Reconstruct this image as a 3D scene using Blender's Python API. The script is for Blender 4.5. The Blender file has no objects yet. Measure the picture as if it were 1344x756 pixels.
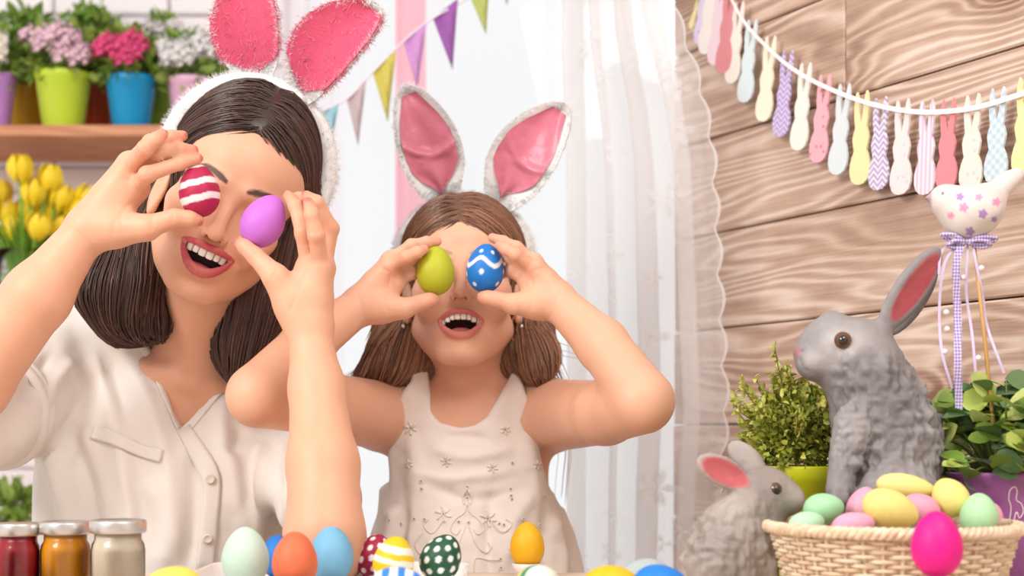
import bpy, math, random
import numpy as np
from mathutils import Vector, Matrix

# ------------------------------------------------------------------ camera, light, exposure
S = bpy.context.scene
F = 2000.0                      # focal length in pixels of the 1344x756 frame
CAMZ = 0.90
HORIZ = 570.0                   # image row of the horizon
cd = bpy.data.cameras.new('camera'); cam = bpy.data.objects.new('camera', cd)
S.collection.objects.link(cam); S.camera = cam
cd.sensor_width = 36.0; cd.lens = F / 1344 * 36.0
cd.shift_y = (HORIZ - 378) / 1344
cam.location = (0, 0, CAMZ); cam.rotation_euler = (math.pi / 2, 0, 0)
cd.clip_start = 0.05
cd.dof.use_dof = True; cd.dof.focus_distance = 1.63; cd.dof.aperture_fstop = 4.5

wd = bpy.data.worlds.new('world'); S.world = wd; wd.use_nodes = True
bg = wd.node_tree.nodes['Background']
bg.inputs[0].default_value = (1.0, 0.985, 0.98, 1); bg.inputs[1].default_value = 0.82

def area(name, loc, target, size, power, col):
    l = bpy.data.lights.new(name, 'AREA'); l.size = size; l.energy = power; l.color = col
    o = bpy.data.objects.new(name, l); S.collection.objects.link(o); o.location = loc
    o.rotation_euler = (Vector(target) - Vector(loc)).to_track_quat('-Z', 'Y').to_euler()
    return o
area('key_softbox', (-1.5, 0.1, 2.1), (-0.2, 1.7, 1.1), 0.8, 29, (1.0, 0.945, 0.89))
area('overhead_fill', (0.55, 0.35, 2.5), (0.2, 1.7, 0.9), 1.0, 24, (1.0, 0.97, 0.94))  # unseen area light overhead, added as fill for the interior
#area('back_window_light', (0.35, 2.85, 2.25), (-0.1, 1.7, 1.0), 0.9, 14, (1.0, 0.97, 0.95))

S.view_settings.view_transform = 'Standard'; S.view_settings.look = 'None'
S.view_settings.gamma = 1.0; S.view_settings.use_curve_mapping = False
S.view_settings.exposure = 0.30
S.cycles.max_bounces = 8; S.cycles.transparent_max_bounces = 24

# ------------------------------------------------------------------ helpers
rng = np.random.default_rng(7); random.seed(7)
COL = S.collection
ORG = {}

def W(px, py, d):
    return np.array([(px - 672) / F * d, d, CAMZ + (HORIZ - py) / F * d])

def lin(r, g, b):
    f = lambda c: (c / 255 / 12.92) if c / 255 <= 0.04045 else ((c / 255 + 0.055) / 1.055) ** 2.4
    return (f(r), f(g), f(b), 1.0)

def tag(o, label=None, cat=None, group=None, kind=None):
    if label: o['label'] = label
    if cat: o['category'] = cat
    if group: o['group'] = group
    if kind: o['kind'] = kind
    return o

def empty(name, loc):
    o = bpy.data.objects.new(name, None); COL.objects.link(o)
    o.location = tuple(float(v) for v in loc); o.empty_display_size = 0.05
    ORG[o.name] = np.array(loc, float)
    return o

def mesh_data(name, V, Fc, smooth=True, colors=None):
    V = np.asarray(V, np.float32)
    me = bpy.data.meshes.new(name)
    if isinstance(Fc, np.ndarray):
        n, k = Fc.shape
        me.vertices.add(len(V)); me.vertices.foreach_set('co', V.ravel())
        me.loops.add(n * k); me.loops.foreach_set('vertex_index', Fc.astype(np.int32).ravel())
        me.polygons.add(n); me.polygons.foreach_set('loop_start', np.arange(0, n * k, k, dtype=np.int32))
        me.update(calc_edges=True)
    else:
        me.from_pydata([tuple(map(float, v)) for v in V], [], Fc); me.update()
    if smooth:
        me.polygons.foreach_set('use_smooth', np.ones(len(me.polygons), bool))
    if colors is not None:
        a = me.attributes.new('Col', 'FLOAT_COLOR', 'POINT')
        c = np.ones((len(V), 4), np.float32); c[:, :3] = np.asarray(colors)[:, :3]
        a.data.foreach_set('color', c.ravel())
    return me

def mk(name, V, Fc, mat, parent=None, smooth=True, colors=None, origin=None):
    """one mesh object from world-space vertices; a child gets its parent's origin"""
    V = np.asarray(V, float)
    if parent is not None:
        org = ORG[parent.name]
    elif origin is not None:
        org = np.array(origin, float)
    else:
        org = np.array([V[:, 0].mean(), V[:, 1].mean(), V[:, 2].min()])
    me = mesh_data(name, V - org, Fc, smooth, colors)
    o = bpy.data.objects.new(name, me); COL.objects.link(o)
    if mat is not None: me.materials.append(mat)
    if parent is not None:
        o.parent = parent
    else:
        o.location = tuple(org)
    ORG[o.name] = org
    return o

def inst(name, me, parent, world_mat):
    """object sharing mesh data, placed by a world matrix (parent unrotated)"""
    o = bpy.data.objects.new(name, me); COL.objects.link(o)
    if parent is not None:
        o.parent = parent
        o.matrix_local = Matrix.Translation(Vector(tuple(-ORG[parent.name]))) @ world_mat
    else:
        o.matrix_world = world_mat
    ORG[o.name] = np.array(world_mat.translation)
    return o

class MB:
    """collects shapes into one vertex / face list"""
    def __init__(s): s.V = []; s.F = []; s.n = 0
    def add(s, V, Fc):
        V = np.asarray(V, float); s.V.append(V)
        s.F += [tuple(int(i) + s.n for i in f) for f in Fc]; s.n += len(V); return s
    def arr(s): return np.concatenate(s.V), s.F
    def build(s, name, mat, parent=None, **k):
        V, Fc = s.arr(); return mk(name, V, Fc, mat, parent, **k)

def grid_faces(n, m, closed_m=True):
    fs = []
    for i in range(n - 1):
        for j in range(m if closed_m else m - 1):
            a = i * m + j; b = i * m + (j + 1) % m
            fs.append((a, b, b + m, a + m))
    return fs

def frames(P):
    P = np.asarray(P, float); T = np.gradient(P, axis=0)
    T /= np.linalg.norm(T, axis=1)[:, None] + 1e-12
    up = np.array([0, 0, 1.0]) if abs(T[0, 2]) < 0.9 else np.array([1.0, 0, 0])
    N = np.zeros_like(P); n = np.cross(T[0], up); n /= np.linalg.norm(n)
    for i in range(len(P)):
        n = n - T[i] * n.dot(T[i]); n /= np.linalg.norm(n); N[i] = n
    return T, N, np.cross(T, N)

def tube(P, r, m=8, cap=True, flat=1.0):
    P = np.asarray(P, float); r = np.broadcast_to(np.asarray(r, float), (len(P),))
    T, N, B = frames(P); a = np.arange(m) * 2 * np.pi / m
    V = (P[:, None] + r[:, None, None] * (np.cos(a)[None, :, None] * N[:, None] + flat * np.sin(a)[None, :, None] * B[:, None])).reshape(-1, 3)
    fs = grid_faces(len(P), m)
    if cap: fs += [tuple(range(m))[::-1], tuple(range((len(P) - 1) * m, len(P) * m))]
    return V, fs

def lathe(prof, m=32, center=(0, 0, 0), capb=True, capt=True):
    prof = np.asarray(prof, float); a = np.arange(m) * 2 * np.pi / m
    V = np.stack([prof[:, 0, None] * np.cos(a), prof[:, 0, None] * np.sin(a), np.repeat(prof[:, 1, None], m, 1)], -1).reshape(-1, 3) + np.array(center)
    fs = grid_faces(len(prof), m)
    if capb: fs.append(tuple(range(m))[::-1])
    if capt: fs.append(tuple(range((len(prof) - 1) * m, len(prof) * m)))
    return V, fs

def box(c, h, R=None, bev=0.0):
    c = np.array(c, float); h = np.array(h, float)
    if bev <= 0:
        v = np.array([[x, y, z] for x in (-1, 1) for y in (-1, 1) for z in (-1, 1)], float) * h
        fs = [(0, 1, 3, 2), (4, 6, 7, 5), (0, 4, 5, 1), (2, 3, 7, 6), (0, 2, 6, 4), (1, 5, 7, 3)]
    else:
        v = []; idx = {}
        for x in (-1, 1):
            for y in (-1, 1):
                for z in (-1, 1):
                    for ax in range(3):
                        p = np.array([x, y, z]) * (h - bev); p[ax] = (x, y, z)[ax] * h[ax]
                        idx[(x, y, z, ax)] = len(v); v.append(p)
        v = np.array(v); fs = []
        for ax in range(3):
            b, c2 = [(1, 2), (2, 0), (0, 1)][ax]
            for s in (-1, 1):
                q = []
                for sb, sc in ((-1, -1), (1, -1), (1, 1), (-1, 1)):
                    k = [0, 0, 0]; k[ax] = s; k[b] = sb; k[c2] = sc; q.append(idx[(*k, ax)])
                fs.append(tuple(q if s > 0 else q[::-1]))
        for ax in range(3):
            b, c2 = [(1, 2), (2, 0), (0, 1)][ax]
            for sb in (-1, 1):
                for sc in (-1, 1):
                    k0 = [0, 0, 0]; k0[ax] = -1; k0[b] = sb; k0[c2] = sc; k1 = list(k0); k1[ax] = 1
                    fs.append((idx[(*k0, b)], idx[(*k1, b)], idx[(*k1, c2)], idx[(*k0, c2)]))
        for x in (-1, 1):
            for y in (-1, 1):
                for z in (-1, 1):
                    fs.append(tuple(idx[(x, y, z, a)] for a in range(3)))
    if R is not None: v = v @ np.array(R).T
    return v + c, fs

def spline(P, n):
    """Catmull-Rom resample"""
    P = np.asarray(P, float); k = len(P)
    Q = np.concatenate([[2 * P[0] - P[1]], P, [2 * P[-1] - P[-2]]])
    out = []
    for u in np.linspace(0, k - 1 - 1e-9, n):
        i = int(u); t = u - i; a, b, c, d = Q[i], Q[i + 1], Q[i + 2], Q[i + 3]
        out.append(0.5 * (2 * b + (c - a) * t + (2 * a - 5 * b + 4 * c - d) * t * t + (3 * b - a - 3 * c + d) * t ** 3))
    return np.array(out)

# ------------------------------------------------------------------ materials
class NT:
    def __init__(s, name):
        s.m = bpy.data.materials.new(name); s.m.use_nodes = True; s.t = s.m.node_tree
        s.b = s.t.nodes['Principled BSDF']; s.out = s.t.nodes['Material Output']
    def n(s, typ, ins=None, **kw):
        nd = s.t.nodes.new(typ)
        for k, v in kw.items(): setattr(nd, k, v)
        for k, v in (ins or {}).items(): s.set(nd.inputs[k], v)
        return nd
    def set(s, sock, v):
        if isinstance(v, bpy.types.NodeSocket): s.t.links.new(v, sock)
        elif isinstance(v, bpy.types.Node): s.t.links.new(v.outputs[0], sock)
        else: sock.default_value = v
    def math(s, op, a, b=None, c=None, clamp=False):
        nd = s.n('ShaderNodeMath', operation=op, use_clamp=clamp); s.set(nd.inputs[0], a)
        if b is not None: s.set(nd.inputs[1], b)
        if c is not None: s.set(nd.inputs[2], c)
        return nd.outputs[0]
    def mix(s, f, a, b, mode='MIX'):
        nd = s.n('ShaderNodeMix', data_type='RGBA', blend_type=mode); s.set(nd.inputs[0], f); s.set(nd.inputs[6], a); s.set(nd.inputs[7], b)
        return nd.outputs[2]
    def ramp(s, f, stops):
        nd = s.n('ShaderNodeValToRGB'); s.set(nd.inputs[0], f); e = nd.color_ramp.elements
        while len(e) < len(stops): e.new(0.5)
        for el, (p, c) in zip(e, stops): el.position = p; el.color = c if len(c) == 4 else (*c, 1)
        return nd.outputs[0]
    def obj(s): return s.n('ShaderNodeTexCoord').outputs['Object']
    def mapping(s, vec, scale=(1, 1, 1), loc=(0, 0, 0), rot=(0, 0, 0)):
        nd = s.n('ShaderNodeMapping'); s.set(nd.inputs[0], vec); nd.inputs[1].default_value = loc; nd.inputs[2].default_value = rot; nd.inputs[3].default_value = scale
        return nd.outputs[0]
    def noise(s, vec, scale, detail=3, rough=0.55, dist=0.0):
        nd = s.n('ShaderNodeTexNoise'); s.set(nd.inputs['Vector'], vec); nd.inputs['Scale'].default_value = scale
        nd.inputs['Detail'].default_value = detail; nd.inputs['Roughness'].default_value = rough; nd.inputs['Distortion'].default_value = dist
        return nd.outputs[0]
    def bump(s, h, strength=0.3, dist=0.002):
        nd = s.n('ShaderNodeBump'); s.set(nd.inputs['Height'], h); nd.inputs['Strength'].default_value = strength; nd.inputs['Distance'].default_value = dist
        s.t.links.new(nd.outputs[0], s.b.inputs['Normal']); return nd
    def base(s, col, rough=0.5, spec=0.5, metal=0.0, sss=0.0, sssr=(0.01, 0.004, 0.002), sheen=0.0, trans=0.0, coat=0.0):
        s.set(s.b.inputs['Base Color'], col); s.set(s.b.inputs['Roughness'], rough)
        s.b.inputs['Specular IOR Level'].default_value = spec; s.b.inputs['Metallic'].default_value = metal
        if sss:
            s.b.inputs['Subsurface Weight'].default_value = sss; s.b.inputs['Subsurface Radius'].default_value = sssr; s.b.inputs['Subsurface Scale'].default_value = 1.0
        s.b.inputs['Sheen Weight'].default_value = sheen; s.b.inputs['Transmission Weight'].default_value = trans; s.b.inputs['Coat Weight'].default_value = coat
        return s

def simple(name, col, rough=0.5, var=0.06, nscale=30, bump=0.0, bscale=200, **k):
    t = NT(name); o = t.obj(); f = t.noise(o, nscale)
    lo = tuple(c * (1 - var) for c in col[:3]) + (1,); hi = tuple(min(1, c * (1 + var)) for c in col[:3]) + (1,)
    t.base(t.mix(f, lo, hi), rough, **k)
    if bump: t.bump(t.noise(o, bscale), bump)
    return t.m

def attr_mat(name, rough=0.5, nscale=60, var=0.05, bump=0.0, bscale=300, **k):
    t = NT(name); o = t.obj(); a = t.n('ShaderNodeAttribute', attribute_name='Col').outputs['Color']
    f = t.noise(o, nscale); g = t.ramp(f, [(0.3, (1 - var,) * 3), (0.7, (1, 1, 1))])
    t.base(t.mix(1.0, a, g, 'MULTIPLY'), rough, **k)
    if bump: t.bump(t.noise(o, bscale), bump, 0.001)
    return t.m

def cloth_mat(name, col, scale=1400, rough=0.85, sss=0.0):
    t = NT(name); o = t.obj()
    w1 = t.n('ShaderNodeTexWave', ins={'Vector': t.mapping(o, (1, 1, 1)), 'Scale': scale / 6.28, 'Distortion': 1.0}, bands_direction='X')
    w2 = t.n('ShaderNodeTexWave', ins={'Vector': t.mapping(o, (1, 1, 1)), 'Scale': scale / 6.28, 'Distortion': 1.0}, bands_direction='Z')
    h = t.math('ADD', w1.outputs[1], w2.outputs[1]); f = t.noise(o, 18, 4)
    t.base(t.mix(f, tuple(c * 0.93 for c in col[:3]) + (1,), col), rough, spec=0.2, sheen=0.15, sss=sss, sssr=(0.01, 0.008, 0.007))
    t.bump(h, 0.12, 0.0004); return t.m

# ------------------------------------------------------------------ signed-distance modelling
class Prim:
    def __init__(s, f, lo, hi): s.f = f; s.lo = np.array(lo, float); s.hi = np.array(hi, float)

def rc(p, q, r1, r2):
    p = np.array(p, float); q = np.array(q, float); d = q - p; L2 = max(d.dot(d), 1e-12)
    def f(X, Y, Z):
        x = X - p[0]; y = Y - p[1]; z = Z - p[2]
        t = np.clip((x * d[0] + y * d[1] + z * d[2]) / L2, 0, 1)
        return np.sqrt((x - t * d[0]) ** 2 + (y - t * d[1]) ** 2 + (z - t * d[2]) ** 2) - (r1 + t * (r2 - r1))
    m = max(r1, r2)
    return Prim(f, np.minimum(p, q) - m, np.maximum(p, q) + m)

def el(c, r, R=None):
    c = np.array(c, float); r = np.array(r, float); R = np.eye(3) if R is None else np.array(R, float)  # columns = axes
    def f(X, Y, Z):
        x = X - c[0]; y = Y - c[1]; z = Z - c[2]
        k0 = 0; k1 = 0
        for i in range(3):
            u = (x * R[0, i] + y * R[1, i] + z * R[2, i]) / r[i]
            k0 = k0 + u * u; k1 = k1 + (u / r[i]) ** 2
        k0 = np.sqrt(k0)
        return k0 * (k0 - 1) / (np.sqrt(k1) + 1e-9)
    e = np.sqrt(((R * r) ** 2).sum(1))
    return Prim(f, c - e, c + e)

def prism(poly, y0, y1):
    """polygon in world x,z extruded along y"""
    P = np.array(poly, float)
    def f(X, Y, Z):
        X, Z = np.broadcast_arrays(X + 0 * Z, Z + 0 * X)
        d = np.full(X.shape, 1e9); s = np.ones(X.shape); n = len(P)
        for i in range(n):
            a, b = P[i], P[i - 1]; ex, ez = b - a; wx = X - a[0]; wz = Z - a[1]
            t = np.clip((wx * ex + wz * ez) / (ex * ex + ez * ez), 0, 1)
            d = np.minimum(d, (wx - ex * t) ** 2 + (wz - ez * t) ** 2)
            c1 = Z >= a[1]; c2 = Z < b[1]; c3 = ex * wz > ez * wx
            s = np.where((c1 & c2 & c3) | (~c1 & ~c2 & ~c3), -s, s)
        return np.maximum(s * np.sqrt(d), np.maximum(y0 - Y, Y - y1))
    return Prim(f, (P[:, 0].min(), y0, P[:, 1].min()), (P[:, 0].max(), y1, P[:, 1].max()))

def smin(a, b, k):
    if k <= 0: return np.minimum(a, b)
    h = np.maximum(k - np.abs(a - b), 0) / k
    return np.minimum(a, b) - h * h * k * 0.25

def smax(a, b, k): return -smin(-a, -b, k)

BIG = 0.06
def U(p, k=0.004): return ('U', p, k)
def D(p, k=0.003): return ('D', p, k)
def G(ops, k=0.004): return ('G', ops, k)

def bounds(ops):
    lo = np.full(3, 1e9); hi = -lo
    for o, p, k in ops:
        if o == 'D': continue
        l, h = bounds(p) if o == 'G' else (p.lo, p.hi)
        lo = np.minimum(lo, l); hi = np.maximum(hi, h)
    return lo, hi

def field_grid(ops, x, y, z):
    A = np.full((len(x), len(y), len(z)), BIG, np.float32)
    h = x[1] - x[0]
    for o, p, k in ops:
        l, u = bounds(p) if o == 'G' else (p.lo, p.hi)
        m = k + 5 * h
        i0, i1 = np.searchsorted(x, [l[0] - m, u[0] + m]); j0, j1 = np.searchsorted(y, [l[1] - m, u[1] + m]); k0, k1 = np.searchsorted(z, [l[2] - m, u[2] + m])
        if i1 - i0 < 2 or j1 - j0 < 2 or k1 - k0 < 2: continue
        if o == 'G':
            v = field_grid(p, x[i0:i1], y[j0:j1], z[k0:k1])
        else:
            v = p.f(x[i0:i1, None, None], y[None, j0:j1, None], z[None, None, k0:k1]).astype(np.float32)
        s = A[i0:i1, j0:j1, k0:k1]
        A[i0:i1, j0:j1, k0:k1] = smax(s, -v, k) if o == 'D' else smin(s, v, k)
    return A

def field_pts(ops, P):
    X, Y, Z = P[:, 0], P[:, 1], P[:, 2]
    A = np.full(len(P), 10.0)
    for o, p, k in ops:
        v = field_pts(p, P) if o == 'G' else p.f(X, Y, Z)
        A = smax(A, -v, k) if o == 'D' else smin(A, v, k)
    return A

def grad(ops, P, e=0.0008):
    g = np.stack([field_pts(ops, P + d) - field_pts(ops, P - d) for d in np.eye(3) * e], -1)
    return g / (np.linalg.norm(g, axis=1)[:, None] + 1e-12)

def march(ops, px, py, d0=1.2, d1=2.4):
    """where the ray of a pixel meets the surface"""
    dr = W(px, py, 1.0) - np.array([0, 0, CAMZ]); L = np.linalg.norm(dr); t = d0
    for _ in range(160):
        p = np.array([0, 0, CAMZ]) + dr * t; s = field_pts(ops, p[None])[0]
        if s < 2e-4: break
        t += s / L * 0.8
        if t > d1: return None
    return p

def polygonise(ops, h, extra=None):
    lo, hi = bounds(ops); lo = lo - 4 * h; hi = hi + 4 * h
    x, y, z = (np.arange(lo[i], hi[i], h) for i in range(3))
    A = field_grid(ops, x, y, z)
    if extra is not None: A = extra(A, x, y, z)
    I = A < 0
    nx, ny, nz = A.shape
    sx = I[1:] != I[:-1]; sy = I[:, 1:] != I[:, :-1]; sz = I[:, :, 1:] != I[:, :, :-1]
    act = np.zeros((nx - 1, ny - 1, nz - 1), bool)
    for a in (0, 1):
        for b in (0, 1):
            act |= sx[:, a:ny - 1 + a, b:nz - 1 + b]; act |= sy[a:nx - 1 + a, :, b:nz - 1 + b]; act |= sz[a:nx - 1 + a, b:ny - 1 + b, :]
    C = np.stack(np.nonzero(act), 1)
    ids = np.full(act.shape, -1, np.int32); ids[C[:, 0], C[:, 1], C[:, 2]] = np.arange(len(C))
    corner = {}
    for o in [(a, b, c) for a in (0, 1) for b in (0, 1) for c in (0, 1)]:
        corner[o] = A[C[:, 0] + o[0], C[:, 1] + o[1], C[:, 2] + o[2]]
    acc = np.zeros((len(C), 3)); cnt = np.zeros(len(C))
    for o in corner:
        for ax in range(3):
            if o[ax]: continue
            o2 = list(o); o2[ax] = 1; a = corner[o]; b = corner[tuple(o2)]
            m = (a < 0) != (b < 0); t = np.where(m, a / np.where(m, a - b, 1), 0)
            p = np.repeat(np.array(o, float)[None], len(C), 0); p[:, ax] += t
            acc += p * m[:, None]; cnt += m
    V = (C + acc / cnt[:, None]) * h + np.array([x[0], y[0], z[0]])
    Q = []
    e = np.stack(np.nonzero(sx[:, 1:-1, 1:-1]), 1) + [0, 1, 1]
    g = lambda a, b, c: ids[e[:, 0] + a, e[:, 1] + b, e[:, 2] + c]
    q = np.stack([g(0, -1, -1), g(0, 0, -1), g(0, 0, 0), g(0, -1, 0)], 1); fl = I[e[:, 0], e[:, 1], e[:, 2]]
    Q.append(np.where(fl[:, None], q, q[:, ::-1]))
    e = np.stack(np.nonzero(sy[1:-1, :, 1:-1]), 1) + [1, 0, 1]
    q = np.stack([g(-1, 0, -1), g(-1, 0, 0), g(0, 0, 0), g(0, 0, -1)], 1); fl = I[e[:, 0], e[:, 1], e[:, 2]]
    Q.append(np.where(fl[:, None], q, q[:, ::-1]))
    e = np.stack(np.nonzero(sz[1:-1, 1:-1, :]), 1) + [1, 1, 0]
    q = np.stack([g(-1, -1, 0), g(0, -1, 0), g(0, 0, 0), g(-1, 0, 0)], 1); fl = I[e[:, 0], e[:, 1], e[:, 2]]
    Q.append(np.where(fl[:, None], q, q[:, ::-1]))
    Q = np.concatenate(Q)
    # light smoothing
    E = np.concatenate([Q[:, [0, 1]], Q[:, [1, 2]], Q[:, [2, 3]], Q[:, [3, 0]]])
    for _ in range(2):
        s = np.zeros_like(V); n = np.zeros(len(V))
        for c in range(3):
            s[:, c] = np.bincount(E[:, 0], V[E[:, 1], c], len(V)) + np.bincount(E[:, 1], V[E[:, 0], c], len(V))
        n = np.bincount(E[:, 0], minlength=len(V)) + np.bincount(E[:, 1], minlength=len(V))
        V = V * 0.5 + 0.5 * s / np.maximum(n, 1)[:, None]
    return V, Q

def normals(V, Q):
    n = np.cross(V[Q[:, 2]] - V[Q[:, 0]], V[Q[:, 3]] - V[Q[:, 1]]); N = np.zeros_like(V)
    for c in range(3):
        for k in range(4): N[:, c] += np.bincount(Q[:, k], n[:, c], len(V))
    return N / (np.linalg.norm(N, axis=1)[:, None] + 1e-12)

def seg_dist(P, pts):
    """distance of points to a polyline (any dimension) and the parameter along it"""
    pts = np.asarray(pts, float); best = np.full(len(P), 1e9); par = np.zeros(len(P))
    for i in range(len(pts) - 1):
        a, b = pts[i], pts[i + 1]; d = b - a
        t = np.clip((P - a) @ d / max(d @ d, 1e-12), 0, 1); r = np.linalg.norm(P - a - t[:, None] * d, axis=1)
        m = r < best; best = np.where(m, r, best); par = np.where(m, (i + t) / (len(pts) - 1), par)
    return best, par

def folds(V, N, lines, mask=None):
    """raise or sink cloth along fold lines given in pixels: (points, width_px, height_m)"""
    px = 672 + F * V[:, 0] / V[:, 1]; py = HORIZ - F * (V[:, 2] - CAMZ) / V[:, 1]
    P = np.stack([px, py], 1); a = np.zeros(len(V))
    for pts, w, hgt in lines:
        d, t = seg_dist(P, spline(pts, 10)); a += 1.7 * hgt * np.exp(-(d / w) ** 2) * np.clip(np.minimum(t, 1 - t) * 5, 0.15, 1)
    a *= np.clip(-N[:, 1] * 1.5, 0, 1)
    return V + N * a[:, None]

class Lift:
    """height of the folded cloth over the smooth surface near a point"""
    def __init__(s, V0, V1, N):
        from mathutils.kdtree import KDTree
        s.kd = KDTree(len(V0))
        for i, v in enumerate(V0): s.kd.insert(v, i)
        s.kd.balance(); s.D = np.linalg.norm(V1 - V0, axis=1) * np.sign(((V1 - V0) * N).sum(1))
    def __call__(s, p): return max(s.D[i] for _, i, _ in s.kd.find_n(Vector(tuple(p)), 4))

def creases(V, N, lines, depth=0.0009, w=1.9):
    px = 672 + F * V[:, 0] / V[:, 1]; py = HORIZ - F * (V[:, 2] - CAMZ) / V[:, 1]; P = np.stack([px, py], 1)
    for pts, d0, d1 in lines:
        m = (N[:, 1] < -0.15) & (V[:, 1] > d0) & (V[:, 1] < d1); q = np.array(pts, float)
        m &= (px > q[:, 0].min() - 6) & (px < q[:, 0].max() + 6) & (py > q[:, 1].min() - 6) & (py < q[:, 1].max() + 6); i = np.nonzero(m)[0]
        if len(i) == 0: continue
        d, t = seg_dist(P[i], spline(q, 8)); V[i] -= N[i] * (depth * np.exp(-(d / w) ** 2) * np.clip(np.minimum(t, 1 - t) * 6, 0.1, 1))[:, None]
    return V

def blush_pts(V, C, pts, col, r, k):
    for p in pts:
        d = np.linalg.norm(V - W(*p), axis=1); f = (k * np.exp(-(d / r) ** 2))[:, None]; C[:] = C * (1 - f) + np.array(col[:3]) * f

def vnoise(P, scale, seed=0):
    """cheap smooth value noise on points"""
    r = np.random.default_rng(seed); tab = r.random((32, 32, 32)); q = P * scale; i = np.floor(q).astype(int); f = q - i; f = f * f * (3 - 2 * f); o = 0
    for a in (0, 1):
        for b in (0, 1):
            for c in (0, 1):
                w = (f[:, 0] if a else 1 - f[:, 0]) * (f[:, 1] if b else 1 - f[:, 1]) * (f[:, 2] if c else 1 - f[:, 2])
                o = o + w * tab[(i[:, 0] + a) % 32, (i[:, 1] + b) % 32, (i[:, 2] + c) % 32]
    return o * 2 - 1

def strands(P, r0, r1, m=3):
    """P (n, k, 3): n thin tapering strands as one vertex / quad array"""
    n, k, _ = P.shape
    T = np.gradient(P, axis=1); T /= np.linalg.norm(T, axis=2)[..., None] + 1e-12
    ref = np.array([0.3, 0.9, 0.2]); N = np.cross(T, ref); N /= np.linalg.norm(N, axis=2)[..., None] + 1e-12; B = np.cross(T, N)
    rad = np.linspace(r0, r1, k)[None, :, None, None]; a = np.arange(m) * 2 * np.pi / m
    V = P[:, :, None] + rad * (np.cos(a)[None, None, :, None] * N[:, :, None] + np.sin(a)[None, None, :, None] * B[:, :, None])
    i = np.arange(n)[:, None, None] * k * m; j = np.arange(k - 1)[None, :, None] * m; c = np.arange(m)[None, None, :]; c2 = (c + 1) % m
    Q = np.stack(np.broadcast_arrays(i + j + c, i + j + c2, i + j + m + c2, i + j + m + c), -1).reshape(-1, 4)
    return V.reshape(-1, 3), Q
# ------------------------------------------------------------------ room
def structure(o): o['kind'] = 'structure'; return o

def wood_mat(name, light, mid, dark, ring=26.0, knot=True, rough=0.6):
    """procedural planed timber, grain along local x"""
    t = NT(name); o = t.obj(); info = t.n('ShaderNodeObjectInfo').outputs['Random']
    off = t.n('ShaderNodeCombineXYZ', ins={0: t.math('MULTIPLY', info, 37.0), 1: t.math('MULTIPLY', info, 11.0), 2: t.math('MULTIPLY', info, 53.0)})
    v = t.n('ShaderNodeVectorMath', ins={0: o, 1: off.outputs[0]}, operation='ADD').outputs[0]
    h = t.noise(t.mapping(v, (1.3, 6, 11)), 1.0, 2.0, 0.45)
    sp = t.n('ShaderNodeSeparateXYZ', ins={0: v}).outputs[2]
    h = t.math('ADD', h, t.math('MULTIPLY', sp, 4.0))
    if knot:
        vo = t.n('ShaderNodeTexVoronoi', ins={'Vector': t.mapping(v, (3.2, 0.01, 4.6)), 'Scale': 1.0, 'Randomness': 1.0}, feature='F1')
        kd = vo.outputs['Distance']
        gate = t.math('GREATER_THAN', t.n('ShaderNodeSeparateXYZ', ins={0: vo.outputs['Color']}).outputs[0], 0.25)
        bumpk = t.math('MULTIPLY', gate, t.math('POWER', t.math('SUBTRACT', 1.0, t.math('MULTIPLY', kd, 1.7), clamp=True), 3.0))
        h = t.math('ADD', h, t.math('MULTIPLY', bumpk, 0.85))
    wob = t.noise(t.mapping(v, (7, 8, 30)), 1.0, 2, 0.5)
    rings = t.math('SINE', t.math('ADD', t.math('MULTIPLY', h, ring * 6.283), t.math('MULTIPLY', wob, 2.5)))
    rings = t.math('POWER', t.math('ADD', t.math('MULTIPLY', rings, 0.5), 0.5), 1.7)
    fine = t.noise(t.mapping(v, (6, 60, 420)), 1.0, 3, 0.6)
    patch = t.noise(t.mapping(v, (3.5, 3, 7)), 1.0, 4, 0.65)
    fade = t.noise(t.mapping(v, (2.5, 3, 6), (3, 1, 2)), 1.0, 2, 0.5)
    f = t.math('ADD', t.math('MULTIPLY', t.math('MULTIPLY', rings, fade), 0.42), t.math('ADD', t.math('MULTIPLY', fine, 0.28), t.math('MULTIPLY', patch, 0.52)))
    if knot: f = t.math('SUBTRACT', f, t.math('MULTIPLY', bumpk, 0.62))
    c = t.ramp(f, [(0.18, dark), (0.46, mid), (0.68, light), (0.92, tuple(min(1, x * 1.15) for x in light[:3]))])
    t.base(c, rough, spec=0.25); t.bump(t.math('ADD', t.math('MULTIPLY', rings, 0.5), fine), 0.35, 0.0012)
    return t.m

m_pine = wood_mat('whitewashed_pine', lin(230, 211, 197), lin(198, 169, 150), lin(138, 104, 87), 14.0)
m_shelf = wood_mat('shelf_wood', lin(214, 160, 126), lin(196, 138, 104), lin(160, 104, 76), 10.0, False)
m_floor = wood_mat('oak_floor', lin(214, 190, 164), lin(196, 168, 140), lin(160, 130, 104), 12.0, False)
m_brick = simple('painted_brick', lin(247, 242, 246), 0.7, 0.04, 14, 0.5, 120); m_mortar = simple('pale_mortar', lin(234, 227, 232), 0.9, 0.05)
m_white = simple('white_paint', lin(238, 236, 236), 0.55, 0.02)

# floor of boards
fl = structure(mk('floor', *box((0, 1.6, -0.02), (2.2, 2.4, 0.02)), m_floor, smooth=False))
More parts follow.
